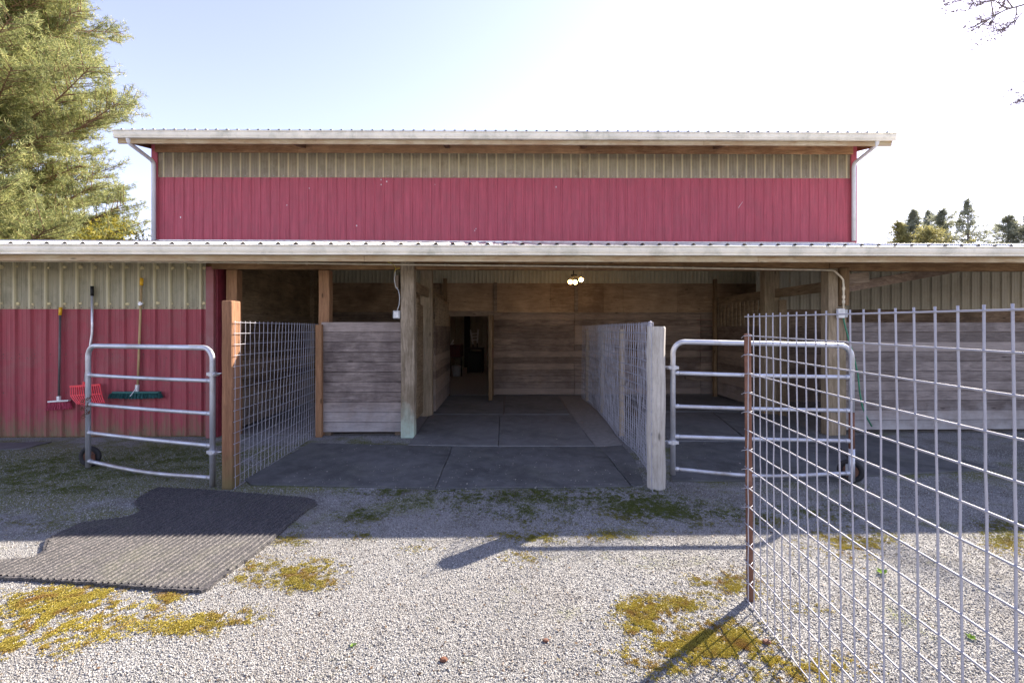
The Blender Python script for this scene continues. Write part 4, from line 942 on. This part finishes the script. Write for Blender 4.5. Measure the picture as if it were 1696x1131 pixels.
twig_([(1720,-5,10.6), (1696,18,10.6), (1683,33,10.6), (1665,47,10.6), (1640,54,10.6)], .014, 2)
twig_([(1800,-90,10.8), (1696,-20,10.7), (1650,0,10.7), (1620,9,10.7), (1598,13,10.7)], .016, 2)
twig_([(1760,-60,10.8), (1690,-18,10.8), (1645,-8,10.8), (1610,-2,10.8), (1588,0,10.8)], .014, 2)
twig_([hub, (1800,60,10.9), (1730,130,10.9), (1705,150,10.9), (1692,160,10.9)], .016, 2)
mb.build('branches', 'greybark', t)
C = np.array(cen); v_, f_ = needles(C, np.tile((0,0,1.), (len(C),1)), 4, .05, .016, 1.2); raw('buds', v_, f_, 'bud', t, (q.x, 16, 0))
# ================================================================== GRAVEL, MOSS, WEEDS
def in_any(x, y, polys):
    res = np.zeros(len(x), bool)
    for P in polys:
        c = np.zeros(len(x), bool); j = len(P)-1
        for i in range(len(P)):
            xi, yi = P[i]; xj, yj = P[j]
            if yi != yj: c ^= ((yi > y) != (yj > y)) & (x < (xj-xi)*(y-yi)/(yj-yi)+xi)
            j = i
        res |= c
    return res
bigpoly = [(p.x, p.y) for p in P0] if False else out
row1 = [[(gp(*p).x, gp(*p).y) for p in q] for q in ([(400,796),(416,806),(722,812),(1070,806),(1052,765),(1031,736),(514,733)], [(1108,800),(1430,799),(1660,777),(1564,757),(1497,733),(1100,731)])]
NS = 290000
yy = 1.75+(5.9-1.75)*RNG.random(NS*2)**1.55; hx = yy*1.17+.15; xx = RNG.uniform(-1, 1, NS*2)*hx; keepm = ~in_any(xx, yy, [bigpoly]+row1)
wgt = RNG.random(NS*2) < np.clip(yy/3.3, .35, 1); keepm &= wgt; xx, yy = xx[keepm][:NS], yy[keepm][:NS]; K = len(xx)
oc = np.array([(1,0,0),(0,1,0),(-1,0,0),(0,-1,0),(0,0,1),(0,0,-1)], float); of = np.array([(0,1,4),(1,2,4),(2,3,4),(3,0,4),(1,0,5),(2,1,5),(3,2,5),(0,3,5)])
sz = RNG.uniform(.0016, .0036, K)*RNG.choice([1,1,1,1,1,1,1.9], K); scl = np.stack([sz*RNG.uniform(.8,1.5,K), sz*RNG.uniform(.7,1.1,K), sz*RNG.uniform(.5,.9,K)], 1)
vv = oc[None]*scl[:, None]*RNG.uniform(.75, 1.2, (K, 6, 1)); a = RNG.uniform(0, 2*np.pi, K); b = RNG.normal(0, .5, K)
ca, sa, cb, sb = np.cos(a)[:,None], np.sin(a)[:,None], np.cos(b)[:,None], np.sin(b)[:,None]
X = vv[..., 0]*cb+vv[..., 2]*sb; Z = -vv[..., 0]*sb+vv[..., 2]*cb; Y = vv[..., 1]
Vv = np.stack([X*ca-Y*sa+xx[:,None], X*sa+Y*ca+yy[:,None], Z+scl[:,2][:,None]*.45+.0005], 2).reshape(-1, 3)
Fc = (of[None]+6*np.arange(K)[:,None,None]).reshape(-1, 3)
g = raw('gravel', Vv, Fc, 'stone'); g['kind'] = 'stuff'; g['label'] = 'loose light grey gravel in the yard'; g['category'] = 'gravel'
# moss: patches given in photo pixels (x, y, rx, ry, density)
patches = [(60,1035,70,18,1),(120,1000,55,14,1.3),(165,988,28,8,1.5),(20,1070,35,10,.6),(235,1010,16,4,1.2),(275,990,12,5,1),(320,1035,34,10,.6),(395,1020,20,8,.4),(345,1020,10,4,.6),(495,950,30,14,.8),(515,965,22,8,.7),(480,895,20,6,.8),(430,940,16,8,.4),
 (420,960,20,6,.5),(556,940,12,6,.9),(600,885,14,5,.7),(850,888,30,5,.7),(895,893,28,6,.9),(990,888,30,5,.8),(870,922,22,6,.4),(690,910,20,5,.2),(1025,890,30,5,.5),(1065,1010,25,12,1.),(1110,1005,26,8,1.4),(1075,1035,24,9,1.2),(1170,1060,40,16,1.2),(1215,1070,26,14,1.3),(1130,1090,50,14,.7),(1265,1110,22,14,1.2),(1290,1125,18,8,1),
 (1200,975,30,14,.5),(1180,955,24,10,.4),(1400,900,34,14,.9),(1425,915,22,10,.9),(1390,885,28,6,.7),(1455,890,16,6,.7),(1680,895,28,12,.9),(1660,870,26,8,.6),(1060,835,34,14,1.2),(1075,850,28,8,1.),(1010,815,24,8,.7),(600,855,20,9,.8),(870,820,70,7,1.),(960,822,60,7,.9),(640,812,40,6,.8),(755,818,44,7,1.),(700,835,40,10,.3),
 (890,850,60,12,.4),(1160,850,60,14,.4),(1230,860,50,10,.5),(1350,850,50,10,.35),(240,760,110,9,1.1),(160,785,90,8,.7),(60,770,80,10,1.),(20,800,60,10,.5),(300,745,60,8,1.),(120,810,60,6,.4),(330,770,30,8,.6),(60,870,40,6,.3),(450,845,14,5,.4),(1330,1010,20,8,.3),(1370,1110,40,12,.35)]
def vnoise(x, y, f, seed):
    rg = np.random.default_rng(seed); G = rg.random((256, 256)); X, Y = x*f+60, y*f+60; i, j = np.floor(X).astype(int), np.floor(Y).astype(int); a, b = X-i, Y-j
    a = a*a*(3-2*a); b = b*b*(3-2*b); g_ = lambda p, q: G[p % 256, q % 256]
    return (g_(i,j)*(1-a)+g_(i+1,j)*a)*(1-b)+(g_(i,j+1)*(1-a)+g_(i+1,j+1)*a)*b
cs = []
for (px, py, rx, ry, d) in patches:
    n = int(rx*ry*d*(12 if py > 870 else 17)*(py-HZ)/420)
    u, v = RNG.normal(0, 1.0, n), RNG.normal(0, .9, n); kx = px+u*rx+v*rx*.25; ky = py+v*ry-u*ry*.25
    for X_, Y_ in zip(kx, ky):
        q = gp(X_, max(Y_, 700)); cs.append((q.x, q.y))
cs = np.array(cs); cs = cs[~in_any(cs[:,0], cs[:,1], [bigpoly]+row1)]; 
nz = .30*vnoise(cs[:,0], cs[:,1], 6, 1)+.33*vnoise(cs[:,0], cs[:,1], 19, 2)+.37*vnoise(cs[:,0], cs[:,1], 58, 3)
cs = cs[nz+RNG.normal(0, .11, len(cs)) > np.where(cs[:,1] > 3.6, .56, .615)]; K = len(cs)
C3 = np.column_stack([cs, np.full(K, .004)]); sz = RNG.uniform(.0035, .009, K)
rr_ = RNG.normal(size=(K, 9, 3)); rr_ /= np.linalg.norm(rr_, axis=2)[..., None]; rr_[..., 2] = np.abs(rr_[..., 2])*.55
Cc = C3[:, None]+rr_*sz[:, None, None]*.7; dd = rr_; s_ = np.cross(dd, RNG.normal(size=dd.shape)); s_ /= np.linalg.norm(s_, axis=2)[..., None]
tri = np.stack([Cc-s_*sz[:,None,None]*.45, Cc+s_*sz[:,None,None]*.45, Cc+dd*sz[:,None,None]*.7], 2).reshape(-1, 3)
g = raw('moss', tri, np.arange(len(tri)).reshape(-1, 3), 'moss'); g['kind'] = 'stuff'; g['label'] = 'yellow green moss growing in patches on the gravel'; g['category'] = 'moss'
def flakes(name, pts, s0, s1, mat, label, cat, lift=.003):
    P = np.array(pts); K = len(P); a = RNG.uniform(0, 2*np.pi, K); L = RNG.uniform(s0, s1, K); W = L*RNG.uniform(.25, .7, K)
    d = np.stack([np.cos(a), np.sin(a), RNG.normal(0, .18, K)], 1); n_ = np.stack([-np.sin(a), np.cos(a), RNG.normal(0, .25, K)], 1); c = P+np.array([0, 0, lift])
    q = np.stack([c-d*L[:,None], c-n_*W[:,None], c+d*L[:,None], c+n_*W[:,None]], 1).reshape(-1, 3); q[:, 2] = np.maximum(q[:, 2], np.repeat(P[:, 2], 4)+.0006)
    o = raw(name, q, np.arange(K*4).reshape(-1, 4), mat); o['kind'] = 'stuff'; o['label'] = label; o['category'] = cat
L_ = []
for _ in range(800):
    px, py = random.uniform(430, 1060), 655+155*random.random()**.8
    if not (abs(px-832) < 110+(py-655)*1.9): continue
    zz_ = .026 if py < 741 else .0185; q = gp(px, py, zz_); L_.append((q.x, q.y, zz_))
for _ in range(120): q = gp(random.uniform(1115, 1400), random.uniform(662, 796), .021); L_.append((q.x, q.y, .021))
flakes('straw_litter', L_, .003, .011, 'chip', 'pale chips and straw scattered over the rubber mats', 'litter', .002)
L_ = []
for _ in range(5200):
    px = random.uniform(-20, 1696); py = random.choice([random.gauss(845, 24), random.gauss(735, 8) if px < 360 else random.gauss(815, 9), random.uniform(725, 1131)]); q = gp(px, max(py, 722))
    if q.x < US1 or py > 812: L_.append((q.x, q.y, .004))
L_ = [p for p, k_ in zip(L_, ~in_any(np.array(L_)[:,0], np.array(L_)[:,1], [bigpoly]+row1)) if k_]
flakes('leaf_litter', L_, .003, .010, 'litter', 'dark bits of dead leaf and bark strewn over the gravel', 'litter')
def weed(px, py, s, label):
    q = gp(px, py); m = MB()
    for i in range(9):
        a = i*2.4; d = Vector((math.cos(a), math.sin(a), 0)); h = s*random.uniform(.5, 1); n_ = Vector((-d.y, d.x, 0))*s*.22; p = q+Vector((0,0,.002))
        m.add([p, p+d*h*.5+n_+Vector((0,0,h*.5)), p+d*h+Vector((0,0,h*.55)), p+d*h*.5-n_+Vector((0,0,h*.45))], [(0,1,2,3)])
    return tag(m.build('weed', 'weed'), label, 'weed')
weed(1461, 950, .045, 'small bright green weed in the gravel behind the front wire fence')
weed(1608, 1058, .03, 'tiny green seedling in the gravel near the bottom right corner')
weed(585, 1070, .022, 'tiny pale weed alone in the sunlit gravel left of centre')
# fallen bits on the gravel
for px, py, s, lb in ((904,1062,.014,'small orange brown clod casting a shadow on the sunlit gravel'), (735,1094,.017,'dark clod of dirt in the sunlit gravel near the bottom centre'), (1270,1065,.018,'orange brown clod beside the front wire fence')):
    m = MB(); m.ball(gp(px, py)+Vector((0,0,s*.4)), s, 7, (1.2,.9,.6)); o = m.build('dirt_clod', 'brown_rust' if px == 735 else 'rust'); tag(o, lb, 'clod')
for o in list(bpy.data.objects):
    if '_o' in o: del o['_o']
